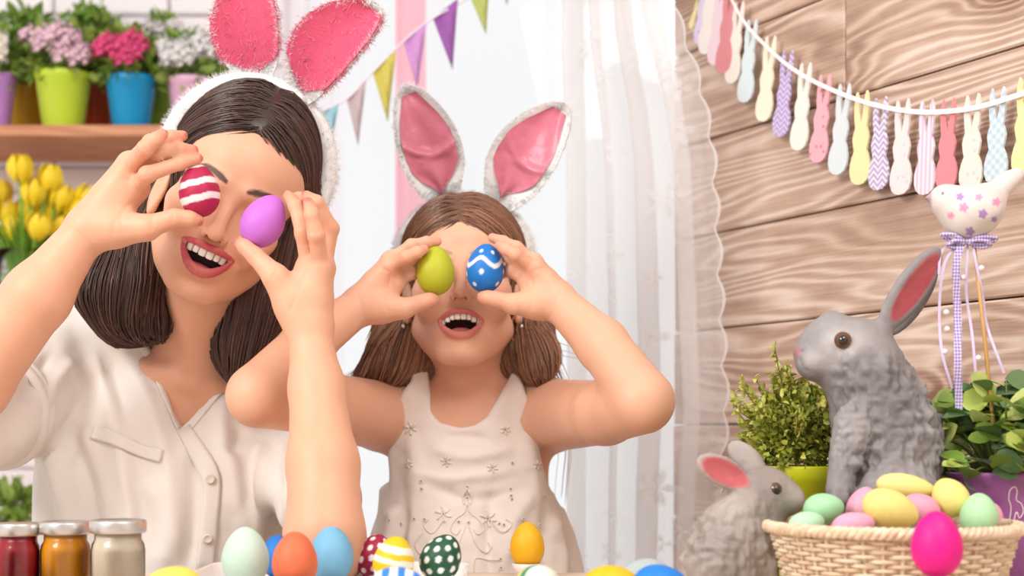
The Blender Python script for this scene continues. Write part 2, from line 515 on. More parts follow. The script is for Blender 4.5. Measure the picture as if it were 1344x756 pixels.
# back wall: brick part at the left, window, plaster around it
DB = 3.15
X0, XW0, XW1, X1, ZT = -2.0, -0.47, 1.15, 1.6, 2.6
wb = structure(mk('wall_back', *box(((X0 + XW0) / 2, DB + 0.06, ZT / 2), ((XW0 - X0) / 2, 0.05, ZT / 2)), m_mortar, smooth=False))
BH, BW, GAP = 0.052, 0.238, 0.006
bm_ = mesh_data('brick', *box((0, 0, 0), (BW / 2 - GAP / 2, 0.014, BH / 2 - GAP / 2), bev=0.004), smooth=False); bm_.materials.append(m_brick)
bh_ = mesh_data('brick', *box((0, 0, 0), (BW / 4 - GAP / 2, 0.014, BH / 2 - GAP / 2), bev=0.004), smooth=False); bh_.materials.append(m_brick)
z = 0.62; row = 0
while z < 1.86:
    for i in range(5):
        xc = XW0 - BW / 2 - i * BW - (BW / 2 if row % 2 else 0)
        if row % 2 == 1 and i == 4: continue
        if row % 2 == 1 and i == 0: inst('brick', bh_, wb, Matrix.Translation((XW0 - BW / 4, DB + 0.008, z + BH / 2)))
        inst('brick', bm_, wb, Matrix.Translation((xc, DB + 0.008 + random.uniform(-0.002, 0.002), z + BH / 2)))
    z += BH; row += 1
structure(mk('wall_back_right', *box(((XW1 + X1) / 2, DB + 0.06, ZT / 2), ((X1 - XW1) / 2, 0.06, ZT / 2)), m_white, smooth=False))
structure(mk('wall_back_sill', *box(((XW0 + XW1) / 2, DB + 0.06, 0.2), ((XW1 - XW0) / 2, 0.06, 0.2)), m_white, smooth=False))
structure(mk('wall_back_top', *box(((XW0 + XW1) / 2, DB + 0.06, 2.45), ((XW1 - XW0) / 2, 0.06, 0.15)), m_white, smooth=False))
win = structure(empty('window_1', ((XW0 + XW1) / 2, DB + 0.05, 0.4)))
mb = MB()
for c, h in ((((XW0 + XW1) / 2, DB + 0.06, 0.42), ((XW1 - XW0) / 2, 0.03, 0.02)), (((XW0 + XW1) / 2, DB + 0.06, 2.28), ((XW1 - XW0) / 2, 0.03, 0.02)),
             ((XW0 + 0.02, DB + 0.06, 1.35), (0.02, 0.03, 0.95)), ((XW1 - 0.02, DB + 0.06, 1.35), (0.02, 0.03, 0.95))): mb.add(*box(c, h))
mb.build('window_frame', m_white, win, smooth=False)
t = NT('window_glass'); tr = t.n('ShaderNodeBsdfTransparent', ins={0: (0.98, 0.99, 1.0, 1)}); gl = t.n('ShaderNodeBsdfGlossy', ins={1: 0.02})
mx = t.n('ShaderNodeMixShader', ins={0: 0.03, 1: tr.outputs[0], 2: gl.outputs[0]}); t.t.links.new(mx.outputs[0], t.out.inputs[0])
mk('pane', *box(((XW0 + XW1) / 2, DB + 0.07, 1.35), ((XW1 - XW0) / 2 - 0.03, 0.002, 0.92)), t.m, win, smooth=False)

# timber wall at the right: planks of their own, running towards the camera
WA = np.array([0.306, 2.2]); WT = np.array([0.457, -0.889]); WT /= np.linalg.norm(WT); WN = np.array([-WT[1], WT[0]]) * -1.0
if WN[1] > 0: WN = -WN
ang = math.atan2(WT[1], WT[0])
S0, S1 = -0.135, 1.55
mid = WA + WT * (S0 + S1) / 2 - WN * 0.035
wr = structure(mk('wall_right', *box((mid[0], mid[1], 0.95), ((S1 - S0) / 2, 0.012, 0.95), np.array(Matrix.Rotation(ang, 3, 'Z'))), simple('dark_batten', lin(120, 84, 62), 0.9), smooth=False))
PH = 0.1398; pm = {}
def plank(s0, s1, zb, dy=0.0, flip=False):
    L = s1 - s0
    me = mesh_data('plank', *box((0, 0, 0), (L / 2 - 0.0008, 0.011, PH / 2 - 0.0012), bev=0.0022), smooth=False); me.materials.append(m_pine)
    c = WA + WT * (s0 + s1) / 2 - WN * (0.012 - dy)
    M = Matrix.Translation((c[0], c[1], zb + PH / 2)) @ Matrix.Rotation(ang + (math.pi if flip else 0), 4, 'Z')
    inst('plank', me, wr, M)
for i in range(-6, 7):
    zb = 0.914 + i * PH
    dy = random.uniform(-0.0015, 0.0015)
    cuts = {3: [S0, 0.265, S1], 0: [S0, 0.95, S1], -2: [S0, 0.4, S1], 5: [S0, 0.7, S1]}.get(i, [S0, S1])
    for a, b in zip(cuts[:-1], cuts[1:]): plank(a, b, zb, dy + random.uniform(-0.0008, 0.0008), i % 2 == 1)

def wall_hit(px, py, off=0.0):
    dr = W(px, py, 1.0) - np.array([0, 0, CAMZ]); A = WA + WN * off
    tt = (A @ WN) / (dr[:2] @ WN)
    return np.array([0, 0, CAMZ]) + dr * tt

# lace curtain
def sheer(name, col, opacity, lace=None, opac2=0.9):
    t = NT(name); o = t.obj()
    tr = t.n('ShaderNodeBsdfTransparent'); di = t.n('ShaderNodeBsdfDiffuse', ins={0: col}); tl = t.n('ShaderNodeBsdfTranslucent', ins={0: col})
    body = t.n('ShaderNodeMixShader', ins={0: 0.30, 1: di.outputs[0], 2: tl.outputs[0]})
    f = opacity
    if lace:
        m = 0
        for sc, pet, seed in ((11.0, 5, 0.0), (17.0, 3, 4.3)):
            p = t.mapping(o, (1, 0, 1), (seed, 0, seed)); vo = t.n('ShaderNodeTexVoronoi', ins={'Vector': p, 'Scale': sc, 'Randomness': 0.75})
            dv = t.n('ShaderNodeVectorMath', ins={0: p, 1: vo.outputs['Position']}, operation='SUBTRACT').outputs[0]
            sp = t.n('ShaderNodeSeparateXYZ', ins={0: dv}); an = t.math('ARCTAN2', sp.outputs[2], sp.outputs[0])
            r = t.n('ShaderNodeVectorMath', ins={0: dv}, operation='LENGTH').outputs['Value']
            pe = t.math('MULTIPLY', t.math('ADD', t.math('ABSOLUTE', t.math('COSINE', t.math('MULTIPLY', an, pet / 2))), 0.15), 0.30 / sc)
            m_ = t.math('MULTIPLY', t.math('SUBTRACT', pe, r), sc * 9, clamp=True)
            hole = t.math('MULTIPLY', t.math('SUBTRACT', t.math('MULTIPLY', pe, 0.45), r), sc * 9, clamp=True)
            m_ = t.math('SUBTRACT', m_, t.math('MULTIPLY', hole, 0.6)); m = m_ if isinstance(m, int) else t.math('MAXIMUM', m, m_)
        gate = t.noise(o, 5.0, 2); m = t.math('MULTIPLY', m, t.math('MULTIPLY', t.math('SUBTRACT', gate, 0.38), 6.0, clamp=True))
        at = t.n('ShaderNodeSeparateXYZ', ins={0: t.n('ShaderNodeAttribute', attribute_name='Col').outputs['Vector']})
        f = t.math('MULTIPLY', t.math('ADD', opacity, t.math('MULTIPLY', m, opac2 - opacity)), at.outputs[1]); f = t.math('MAXIMUM', f, at.outputs[0])
    mx = t.n('ShaderNodeMixShader', ins={0: f, 1: tr.outputs[0], 2: body.outputs[0]}); t.t.links.new(mx.outputs[0], t.out.inputs[0])
    return t.m

def curtain(name, left, right, z0, z1, fold, nfold, mat, n=150, rows=90, scallop=None, seed=1):
    """left/right: functions of z giving (x, y); folds hang between them"""
    r = np.random.default_rng(seed); u = np.linspace(0, 1, n); ph = r.uniform(0, 6.28, 3); V = []; C = []
    for z in np.linspace(z0, z1, rows):
        a, b = np.array(left(z)), np.array(right(z)); d = b - a; nn = np.array([d[1], -d[0]]); nn /= np.linalg.norm(nn); uu = u.copy()
        amp = fold * (0.65 + 0.35 * math.sin(z * 2 + ph[0]))
        off = amp * (np.sin(2 * np.pi * nfold * u + 0.5 * math.sin(z * 1.7) + ph[1]) + 0.45 * np.sin(2 * np.pi * nfold * 1.73 * u + ph[2] + 0.3 * z)) * np.clip((1 - u) * 4, 0.1, 1)
        P = a + d * uu[:, None] + nn * off[:, None]
        if scallop: P[-1] = P[-1]; P += (d / np.linalg.norm(d)) * (scallop * (abs(math.sin(z * math.pi / 0.062)) - 0.6) * np.clip((u - 0.93) / 0.07, 0, 1))[:, None]
        V.append(np.column_stack([P, np.full(n, z)])); C.append(np.stack([np.where(u > 0.982, 0.8, 0.0), 1 - 0.32 * np.clip((u - 0.62) / 0.2, 0, 1), 0 * u], 1))
    V = np.concatenate(V); C = np.concatenate(C)
    return mk(name, V, np.array(grid_faces(rows, n, False)), mat, colors=C, origin=V[n // 2])

zy = lambda z, d: HORIZ - F * (z - CAMZ) / d
def edge_r(z):
    y = zy(z, 2.06); px = np.interp(y, [-300, 0, 60, 110, 190, 300, 420, 540, 640, 800, 1400], [850, 884, 903, 920, 936, 943, 949, 955, 946, 942, 940]); return W(px, 0, 2.06)[:2]
m_lace = sheer('white_lace', (0.90, 0.90, 0.915, 1), 0.56, True, 0.95)
c1 = curtain('lace_curtain', lambda z: W(742, 0, 2.42)[:2], edge_r, 0.12, 2.25, 0.026, 4.3, m_lace, 96, 240, scallop=0.017, seed=4)
tag(c1, 'white lace curtain with floral pattern and scalloped edge, drawn against the timber wall', 'curtain')
m_sh1 = sheer('lavender_voile', (0.90, 0.86, 0.93, 1), 0.50); m_sh2 = sheer('pink_voile', lin(250, 170, 188), 0.72)
c2 = curtain('voile_curtain', lambda z: W(372, 0, 2.95)[:2], lambda z: W(452, 0, 2.9)[:2], 0.12, 2.25, 0.02, 4, m_sh1, 60, 20, seed=2); tag(c2, 'pale lavender voile curtain hanging between the brick wall and the window', 'curtain')
c3 = curtain('voile_curtain', lambda z: W(519, 0, 2.8)[:2], lambda z: W(559, 0, 2.8)[:2], 0.12, 2.25, 0.006, 2, m_sh2, 40, 20, seed=3); tag(c3, 'narrow pink voile curtain hanging in the bright window', 'curtain')
rod = empty('curtain_rod', (0, 2.7, 2.26)); tag(rod, 'white curtain rod above the window', 'curtain rod')
mk('rod', *tube([W(300, 0, 2.97)[:2].tolist() + [2.26], [0.1, 2.8, 2.26], W(905, 0, 2.02)[:2].tolist() + [2.26]], 0.009, 10), m_white, rod)
for p in (W(300, 0, 2.97), W(905, 0, 2.02)):
    mk('finial', *lathe([(0.001, -0.018), (0.012, -0.012), (0.017, 0), (0.012, 0.012), (0.001, 0.018)], 14, (p[0], p[1], 2.26)), m_white, rod)

# bunting
bu = empty('bunting', W(540, 60, 2.5)); tag(bu, 'string of coloured triangular cloth pennants across the window', 'bunting')
bp = [(330, 195), (415, 150), (455, 130), (489, 95), (529, 55), (568, 24), (617, -4), (655, -38), (700, -70)]
mk('string', *tube(spline([W(x, y, 2.5) for x, y in bp], 40), 0.0018, 6), simple('cotton_tape', lin(236, 226, 236), 0.8), bu)
for (a, b, c, col) in [((419, 148), (445, 136), (432, 205), (150, 196, 212)), ((455, 130), (481, 104), (470, 192), (196, 178, 182)), ((489, 95), (520, 66), (509, 161), (206, 194, 96)), ((529, 55), (560, 30), (548, 118), (206, 150, 208)),
                       ((568, 24), (601, -2), (594, 92), (158, 96, 172)), ((617, -4), (643, -30), (638, 46), (186, 196, 112)), ((655, -38), (680, -55), (665, 8), (206, 170, 150)), ((385, 166), (410, 153), (398, 222), (230, 160, 180))]:
    n = 9; P = []
    for i in range(n):
        f = i / (n - 1); l = np.array(a) * (1 - f) + np.array(c) * f; r = np.array(b) * (1 - f) + np.array(c) * f
        for j in range(5):
            q = l + (r - l) * j / 4; P.append(W(q[0], q[1], 2.5 + 0.006 * math.sin(j * 1.3 + f * 4)))
    P = np.array(P); V = np.concatenate([P + [0, -0.0006, 0], P + [0, 0.0006, 0]]); g = grid_faces(n, 5, False); m = len(P)
    fs = g + [tuple(i + m for i in q[::-1]) for q in g] + [(i * 5, i * 5 + m, i * 5 + 5 + m, i * 5 + 5) for i in range(n - 1)] + [(i * 5 + 4, i * 5 + 9, i * 5 + 9 + m, i * 5 + 4 + m) for i in range(n - 1)]
    mk('pennant', V, fs, cloth_mat('pennant_cloth', lin(*col), 900), bu, smooth=False)

# ceiling and the wall behind the camera close the room; the left side stays open to daylight
structure(mk('ceiling', *box((-0.2, 1.0, 2.62), (1.9, 2.3, 0.02)), m_white, smooth=False))
structure(mk('wall_front', *box((0.0, -1.25, 1.3), (1.9, 0.03, 1.3)), m_white, smooth=False))
# table
tb = empty('table', (0, 1.3, 0)); tag(tb, 'wooden dining table carrying the eggs, jars, basket and rabbits', 'table')
m_table = wood_mat('table_wood', lin(236, 222, 206), lin(222, 202, 182), lin(190, 164, 140), 10, False)
for i in range(7):
    y = 0.955 + i * 0.1; mk('plank', *box((-0.13, y + 0.05, 0.737), (0.67, 0.0492, 0.013), bev=0.002), m_table, tb, smooth=False)
mb = MB()
for c, h in (((-0.13, 1.0, 0.69), (0.6, 0.012, 0.034)), ((-0.13, 1.6, 0.69), (0.6, 0.012, 0.034)), ((-0.74, 1.3, 0.69), (0.012, 0.3, 0.034)), ((0.48, 1.3, 0.69), (0.012, 0.3, 0.034))): mb.add(*box(c, h))
mb.build('apron', m_table, tb, smooth=False)
for x in (-0.74, 0.48):
    for y in (1.0, 1.6): mk('leg', *box((x, y, 0.362), (0.027, 0.027, 0.362), bev=0.004), m_table, tb, smooth=False)
st = empty('stool', (-0.40, 1.90, 0)); tag(st, 'round wooden stool under the seated woman', 'stool')
mk('seat', *lathe([(0.001, 0.42), (0.16, 0.42), (0.17, 0.43), (0.17, 0.445), (0.16, 0.452), (0.001, 0.452)], 32, (-0.40, 1.92, 0), False, False), m_table, st)
for k in range(4):
    a = math.pi / 4 + k * math.pi / 2; c, s = math.cos(a), math.sin(a); mk('leg', *tube([(-0.40 + .13 * c, 1.92 + .13 * s, 0.42), (-0.40 + .17 * c, 1.92 + .17 * s, 0.0)], 0.015, 10), m_table, st)
# ------------------------------------------------------------------ people
class Head:
    def __init__(s, eye, roll, yaw, pitch, scale, ey=84):
        r, w, p = (math.radians(a) for a in (roll, yaw, pitch))
        right = np.array([math.cos(r), 0, -math.sin(r)]); up = np.array([math.sin(r), 0, math.cos(r)]); fwd = np.array([0, -1.0, 0])
        fwd, right = fwd * math.cos(w) + right * math.sin(w), right * math.cos(w) - fwd * math.sin(w)
        fwd, up = fwd * math.cos(p) + up * math.sin(p), up * math.cos(p) - fwd * math.sin(p)
        s.R = np.stack([right, fwd, up], 1); s.s = scale * 0.001
        s.O = np.array(eye) - s.R @ np.array([0, ey, 0]) * s.s
    def pt(s, x, y, z): return s.O + s.R @ np.array([x, y, z], float) * s.s
    def pts(s, L): return s.O + np.asarray(L, float) @ s.R.T * s.s
    def loc(s, P): return (P - s.O) @ s.R / s.s
    def rc(s, a, b, r1, r2): return rc(s.pt(*a), s.pt(*b), r1 * s.s, r2 * s.s)
    def el(s, c, r, rx=0.0, ry=0.0, rz=0.0):
        M = np.array(Matrix.Rotation(rz, 3, 'Z') @ Matrix.Rotation(ry, 3, 'Y') @ Matrix.Rotation(rx, 3, 'X'))
        return el(s.pt(*c), np.array(r) * s.s, s.R @ M)

def mouth_curves(g):
    w, zc, zu0, zl0 = g['w'], g['zc'], g['zu'], g['zl']
    zu = lambda x: zc + (zu0 - zc) * (1 - np.minimum(1, np.abs(x / w)) ** 2.2)
    zl = lambda x: zc + (zl0 - zc) * (1 - np.minimum(1, np.abs(x / w)) ** 2.4)
    yu = lambda x: g['yu'] - g['dy'] * (x / w) ** 2
    yl = lambda x: g['yl'] - (g['dy'] - g['yu'] + g['yl']) * (x / w) ** 2
    xs = np.linspace(-1, 1, 13) * w; e = 1 - (np.abs(xs) / w) ** 2
    up = np.stack([xs, yu(xs) - 1.0, zu(xs) + 0.4 + g['lr'] * e * 0.9 - 0.8 * np.exp(-(xs / 4) ** 2)], 1)
    lo = np.stack([xs, yl(xs) - 1.0, zl(xs) - 0.4 - g['lr'] * e * 0.95], 1)
    ru = 1.0 + (g['lr'] - 1.0) * e ** 0.7; rl = 1.0 + (g['lr'] + 0.2) * e ** 0.6
    return zu, zl, yu, yl, up, lo, ru, rl

def face_ops(H, g):
    o = []; u = H.s
    add = lambda p, k: o.append(U(p, k * u)); sub = lambda p, k: o.append(D(p, k * u))
    add(H.el((0, -14, 42), (73, 92, 72)), 5)
    add(H.el((0, 28, 42), (g.get('fw', 61), 55, 50)), 22)
    add(H.el((0, 28, -25), (g.get('cw', 57), 52, 55)), 22)
    add(H.el((0, 22, -80), (44, 45, 24)), 22)
    jz = g.get('jaw', -96)
    for s in (-1, 1):
        add(H.el((s * g.get('zx', 44), 46, -18), (20, 26, 17)), 16)
        add(H.rc((s * g.get('jx', 48), 6, -56), (s * 18, 62, jz + 1), 18, 15), 20)
    add(H.el((0, 68, jz - 2), (19, 17, 14)), 14)
    add(H.el((0, 56, g['zc'] - 5), (37, 32, 30)), 14)
    for s in (-1, 1):
        add(H.el((s * 37, 59, g.get('chz', -37)), (g.get('chr', 20), 21, 17)), 14)
        add(H.rc((s * 12, 80, 17), (s * 45, 62, 17), 8, 7), 14)
    n = g.get('nose', 1.0)
    add(H.rc((0, 81, 4), (0, 86 + 11 * n, -28), 6.5, 7.5 * n), 11)
    add(H.el((0, 90 + 12 * n, -35), (9.5 * n, 9 * n, 8 * n)), 7)
    for s in (-1, 1): add(H.el((s * 12.5 * n, 84 + 8 * n, -38.5), (6.2 * n, 8 * n, 6.2 * n)), 5)
    for s in (-1, 1): sub(H.el((s * 6.0 * n, 89 + 8 * n, -43.0), (3.5 * n, 5.0 * n, 3.2), rx=0.5), 1.5)
    for s in (-1, 1):
        sub(H.el((s * 31, 91, -1), (17, 10, 10), ry=-s * 0.1), 9)
        add(H.el((s * 31, 70, -2), (14.5, 13, 12.5)), 3)
        sub(H.rc((s * 17, 93, -41), (s * (g['w'] + 7), 77, g['zc'] - 2), 2.6, 3.0), 9)
    # ears
    for s in (-1, 1):
        x = s * g.get('ex', 72)
        add(H.el((x + s * 3, -6, -14), (6, 17, 29), rx=-0.15, rz=s * 0.35), 5)
        add(H.el((x + s * 2, 2, -38), (5, 8, 9)), 5)
        sub(H.el((x + s * 10, -1, -12), (6, 9.5, 18), rx=-0.15, rz=s * 0.35), 3)
    # mouth
    zu, zl, yu, yl, up, lo, ru, rl = mouth_curves(g)
    c = H.pt(0, 72, g['zc'] - 10); R = H.R; O = H.O; w = g['w']
    def cav(X, Y, Z):
        x = ((X - O[0]) * R[0, 0] + (Y - O[1]) * R[1, 0] + (Z - O[2]) * R[2, 0]) / u
        y = ((X - O[0]) * R[0, 1] + (Y - O[1]) * R[1, 1] + (Z - O[2]) * R[2, 1]) / u
        z = ((X - O[0]) * R[0, 2] + (Y - O[1]) * R[1, 2] + (Z - O[2]) * R[2, 2]) / u
        lat = np.abs(x) - w
        dz = np.maximum(z - zu(x), zl(x) - z) * 0.75
        return np.maximum(np.maximum(dz, lat), 58 - y) * u
    o.append(D(Prim(cav, c - 0.045, c + 0.045), 1.5 * u))
    for C, r in ((up, ru), (lo, rl)):
        for i in range(len(C) - 1): add(H.rc(C[i], C[i + 1], r[i], r[i + 1]), 4.0)
    sub(H.rc((0, g['yu'] + 3, -46), (0, g['yu'] + 3.5, g['zu'] + 9), 2.2, 2.6), 4)
    return o

def face_colors(H, g, V, C, skin, lip, brow, blush):
    L = H.loc(V); x, y, z = L.T
    m = (np.abs(x) < 75) & (z > -125) & (z < 60) & (y > 20)
    i = np.nonzero(m)[0]; l = L[i]
    zu, zl, yu, yl, up, lo, ru, rl = mouth_curves(g)
    def mixc(f, col): C[i] = C[i] * (1 - f[:, None]) + np.array(col[:3]) * f[:, None]
    for s in (-1, 1):
        d = np.linalg.norm((l - [s * 40, 62, -34]) / [20, 22, 17], axis=1); mixc(np.exp(-d ** 2) * 0.35, blush)
    d = np.linalg.norm((l - [0, 103, -35]) / [10, 10, 10], axis=1); mixc(np.exp(-d ** 2) * 0.25, blush)
    fl = np.zeros(len(l))
    for Cc, r in ((up, ru), (lo, rl)):
        dd, t = seg_dist(l, Cc); rr = np.interp(t, np.linspace(0, 1, len(r)), r); fl = np.maximum(fl, np.clip((rr + g.get('lm', 2.1) - dd) / 1.5, 0, 1) * (l[:, 1] > 62))
    mixc(fl, lip)
    ins = (np.abs(l[:, 0]) < g['w'] + 1) & (l[:, 2] < zu(l[:, 0]) + 2.5) & (l[:, 2] > zl(l[:, 0]) - 2.5) & (l[:, 1] < yl(l[:, 0]) - 6.5)
    mixc(ins.astype(float), lin(92, 34, 36))
    for s in (-1, 1):
        P2 = np.stack([l[:, 0] * s, l[:, 2]], 1)
        d, t = seg_dist(P2, spline([(13, 20), (28, 25), (40, 26), (52, 19)], 12))
        wd_ = np.interp(t, [0, .15, .6, 1], [2.2, 3.6, 2.8, 0.8])
        mixc(np.clip((wd_ + 0.8 - d) / 1.4, 0, 1) * (l[:, 1] > 40) * (l[:, 1] < 94) * g.get('browk', 0.9), brow)
        d, t = seg_dist(P2, spline([(17, -4), (24, -8), (34, -9), (45, -4)], 12))
        mixc(np.clip((1.6 - d) / 1.0, 0, 1) * (l[:, 1] > 60) * (l[:, 1] < 92) * 0.9, lin(40, 26, 24))
    n = g.get('nose', 1.0)
    for s in (-1, 1): mixc(np.clip((1.0 - np.linalg.norm((l - [s * 6.0 * n, 88 + 8 * n, -41.5]) / [3.6 * n, 5.0, 3.0], axis=1)) * 3, 0, 1), lin(110, 52, 44))
    return C

def teeth_mesh(H, g, upper=True, n=10, depth=7.0):
    zu, zl, yu, yl, *_ = mouth_curves(g); mb = MB()
    wid = [8.4, 6.6, 7.4, 6.6, 6.4]; x0 = 0.0
    a = np.linspace(0, 2 * np.pi, 13)[:-1]; b = np.linspace(-np.pi / 2, np.pi / 2, 9)
    sp = lambda v, p: np.sign(v) * np.abs(v) ** p
    for k in range(n // 2):
        wv = wid[k] * g.get('tw', 1.0); xc = x0 + wv / 2; x0 += wv
        for s in (-1, 1):
            x = s * xc; y = (yu(x) if upper else yl(x)) - depth - 0.004 * x * x
            hh = (5.6 if k != 1 else 5.1) * g.get('th', 1.0)
            zc = (zu(x) - hh * 0.62) if upper else (zl(x) + 1.0)
            if not upper: wv_ = wv * 0.72; hh *= 0.8
            else: wv_ = wv
            ang = math.atan2(-2 * g['dy'] * x / g['w'] ** 2, 1.0)
            P = np.stack([np.outer(sp(np.cos(b), .4), sp(np.cos(a), .5)) * wv_ * 0.5,
                          np.outer(sp(np.cos(b), .4), sp(np.sin(a), .5)) * 2.6,
                          np.outer(sp(np.sin(b), .5), np.ones(12)) * hh], -1).reshape(-1, 3)
            c, sn = math.cos(ang), math.sin(ang)
            P = np.stack([P[:, 0] * c - P[:, 1] * sn, P[:, 0] * sn + P[:, 1] * c, P[:, 2]], 1) + [x, y, zc]
            mb.add(H.pts(P), grid_faces(9, 12))
    return mb

def chain(pts, rad, k=0.004):
    P = [W(*p) for p in pts]
    return [U(rc(P[i], P[i + 1], rad[i], rad[i + 1]), k) for i in range(len(P) - 1)]

def hand_ops(wrist, cmc, fingers, thumb, fr, tr, pr=(0.019, 0.0115)):
    """fingers: lists of mcp, pip, dip, tip as (px, py, d)"""
    o = []; w = W(*wrist)
    for f in fingers:
        m = W(*f[0]); o.append(U(rc(w + (m - w) * 0.12, m, pr[0], pr[1]), 0.012))
    for a, b in zip(fingers[:-1], fingers[1:]):
        o.append(U(rc(W(*a[0]), W(*b[0]), pr[1], pr[1]), 0.006))
        o.append(U(rc((W(*a[0]) + w) / 2, (W(*b[0]) + w) / 2, pr[1] * 1.2, pr[1] * 1.2), 0.008))
    c = W(*cmc); t0 = W(*thumb[0])
    o.append(U(rc(w + (c - w) * 0.3, c, pr[0], tr[0] * 1.5), 0.012)); o.append(U(rc(c, t0, tr[0] * 1.5, tr[0] * 1.12), 0.010))
    i0 = W(*fingers[-1][0])
    o.append(U(rc((c + w) / 2, i0, tr[0] * 1.2, pr[1]), 0.012))
    for f in fingers:
        P = [W(*p) for p in f]; g = []
        rr = [fr[0], fr[1], fr[2], fr[3]]
        for i in range(len(P) - 1): g.append(U(rc(P[i], P[i + 1], rr[i], rr[i + 1]), 0.002))
        for i in range(1, len(P) - 1): g.append(U(el(P[i], (rr[i] * 1.06,) * 3), 0.003))
        o.append(G(g, 0.0022))
    P = [W(*p) for p in thumb]; g = []
    for i in range(len(P) - 1): g.append(U(rc(P[i], P[i + 1], tr[i], tr[i + 1]), 0.003))
    o.append(G(g, 0.004))
    return o

def nails(V, C, spots, col, r=0.0046):
    for p in spots:
        d = np.linalg.norm(V - W(*p), axis=1); f = np.clip((r - d) / 0.001, 0, 1)[:, None]; C[:] = C * (1 - f) + np.array(col[:3]) * f

def trace(ops, P, dirfn, steps, step, off, lift=None):
    out = [P]; d0 = None; alive = np.ones(len(P), bool)
    for k in range(steps):
        g = grad(ops, P); d = dirfn(P, k / steps); d = d - g * (d * g).sum(1)[:, None] * 0.9
        d /= np.linalg.norm(d, axis=1)[:, None] + 1e-9
        if d0 is not None:
            d = 0.55 * d + 0.45 * d0; d /= np.linalg.norm(d, axis=1)[:, None] + 1e-9
        d0 = d; Pn = P + d * step[:, None]
        s = field_pts(ops, Pn); g = grad(ops, Pn); alive &= s < 0.0105; Pn = Pn - g * np.clip(s - off, -0.01, 0.01)[:, None]
        P = np.where(alive[:, None], Pn, P + d * 0.0004)
        out.append(P)
    return np.stack(out, 1)

def sample_mesh(V, Q, n, mask):
    q = Q[mask[Q].all(1)]; t = np.concatenate([q[:, [0, 1, 2]], q[:, [0, 2, 3]]])
    A = np.linalg.norm(np.cross(V[t[:, 1]] - V[t[:, 0]], V[t[:, 2]] - V[t[:, 0]]), axis=1); i = rng.choice(len(t), n, p=A / A.sum())
    u, v = rng.random((2, n)); m = u + v > 1; u[m] = 1 - u[m]; v[m] = 1 - v[m]
    return V[t[i, 0]] * (1 - u - v)[:, None] + V[t[i, 1]] * u[:, None] + V[t[i, 2]] * v[:, None]

def strip_on(ops, pts, wpx, lift=0.0025, n=14, thick=0.002, extra=None):
    """cloth band following a surface along a pixel polyline"""
    C = spline(np.array(pts, float), n); T = np.gradient(C, axis=0); T /= np.linalg.norm(T, axis=1)[:, None]; Nn = np.stack([-T[:, 1], T[:, 0]], 1)
    rows = []
    wp = np.broadcast_to(np.asarray(wpx, float), (n,))
    for i in range(n):
        for k in np.linspace(-0.5, 0.5, 6):
            p = C[i] + Nn[i] * wp[i] * k; h = march(ops, *p)
            if h is None: h = W(p[0], p[1], 1.78)
            rows.append(h)
    P = np.array(rows); g = grad(ops, P)
    if extra is not None: P = P + g * np.array([extra(p) for p in P])[:, None]
    Vt = P + g * lift; Vb = P + g * (lift - thick)
    ed = np.array([1.0 if (j in (0, 5)) else 0.0 for _ in range(n) for j in range(6)])
    V = np.concatenate([Vt, Vb]); fs = grid_faces(n, 6, False); m = len(Vt)
    out = [tuple(f) for f in fs] + [tuple(i + m for i in f[::-1]) for f in fs]
    for i in range(n - 1):
        for j, fl in ((0, 1), (5, 0)):
            a, b = i * 6 + j, (i + 1) * 6 + j; out.append((a, b, b + m, a + m) if fl else (b, a, a + m, b + m))
    for i in (0, n - 1):
        for j in range(5): a = i * 6 + j; out.append((a, a + 1, a + 1 + m, a + m))
    return V, out

def skin_mat(name):
    t = NT(name); o = t.obj(); a = t.n('ShaderNodeAttribute', attribute_name='Col').outputs['Color']
    f = t.noise(o, 25, 4); g = t.ramp(f, [(0.3, (0.95, 0.92, 0.91)), (0.7, (1, 1, 1))])
    t.base(t.mix(1.0, a, g, 'MULTIPLY'), 0.46, spec=0.35, sss=0.22, sssr=(0.012, 0.005, 0.003))
    t.bump(t.noise(o, 700, 2), 0.06, 0.0006); return t.m

def hair_mat(name):
    t = NT(name); a = t.n('ShaderNodeAttribute', attribute_name='Col').outputs['Color']
    t.base(a, 0.36, spec=0.5); return t.m

SKIN_W = np.array(lin(230, 176, 146)[:3]); SKIN_G = np.array(lin(233, 181, 152)[:3])
m_skin_w = skin_mat('skin_light_warm'); m_skin_g = skin_mat('skin_child')
m_hair = hair_mat('hair_strands'); m_teeth = simple('tooth_enamel', lin(246, 242, 234), 0.25, 0.02); m_tongue = simple('tongue', lin(186, 92, 96), 0.4, 0.08)
m_blouse = cloth_mat('cream_cotton', lin(241, 235, 229)); m_dress = cloth_mat('white_eyelet_cotton', lin(244, 235, 228))
m_pearl = simple('pearl_button', lin(232, 222, 208), 0.3, 0.03); m_silver = simple('silver_metal', lin(205, 205, 208), 0.25, 0.03, metal=1.0)

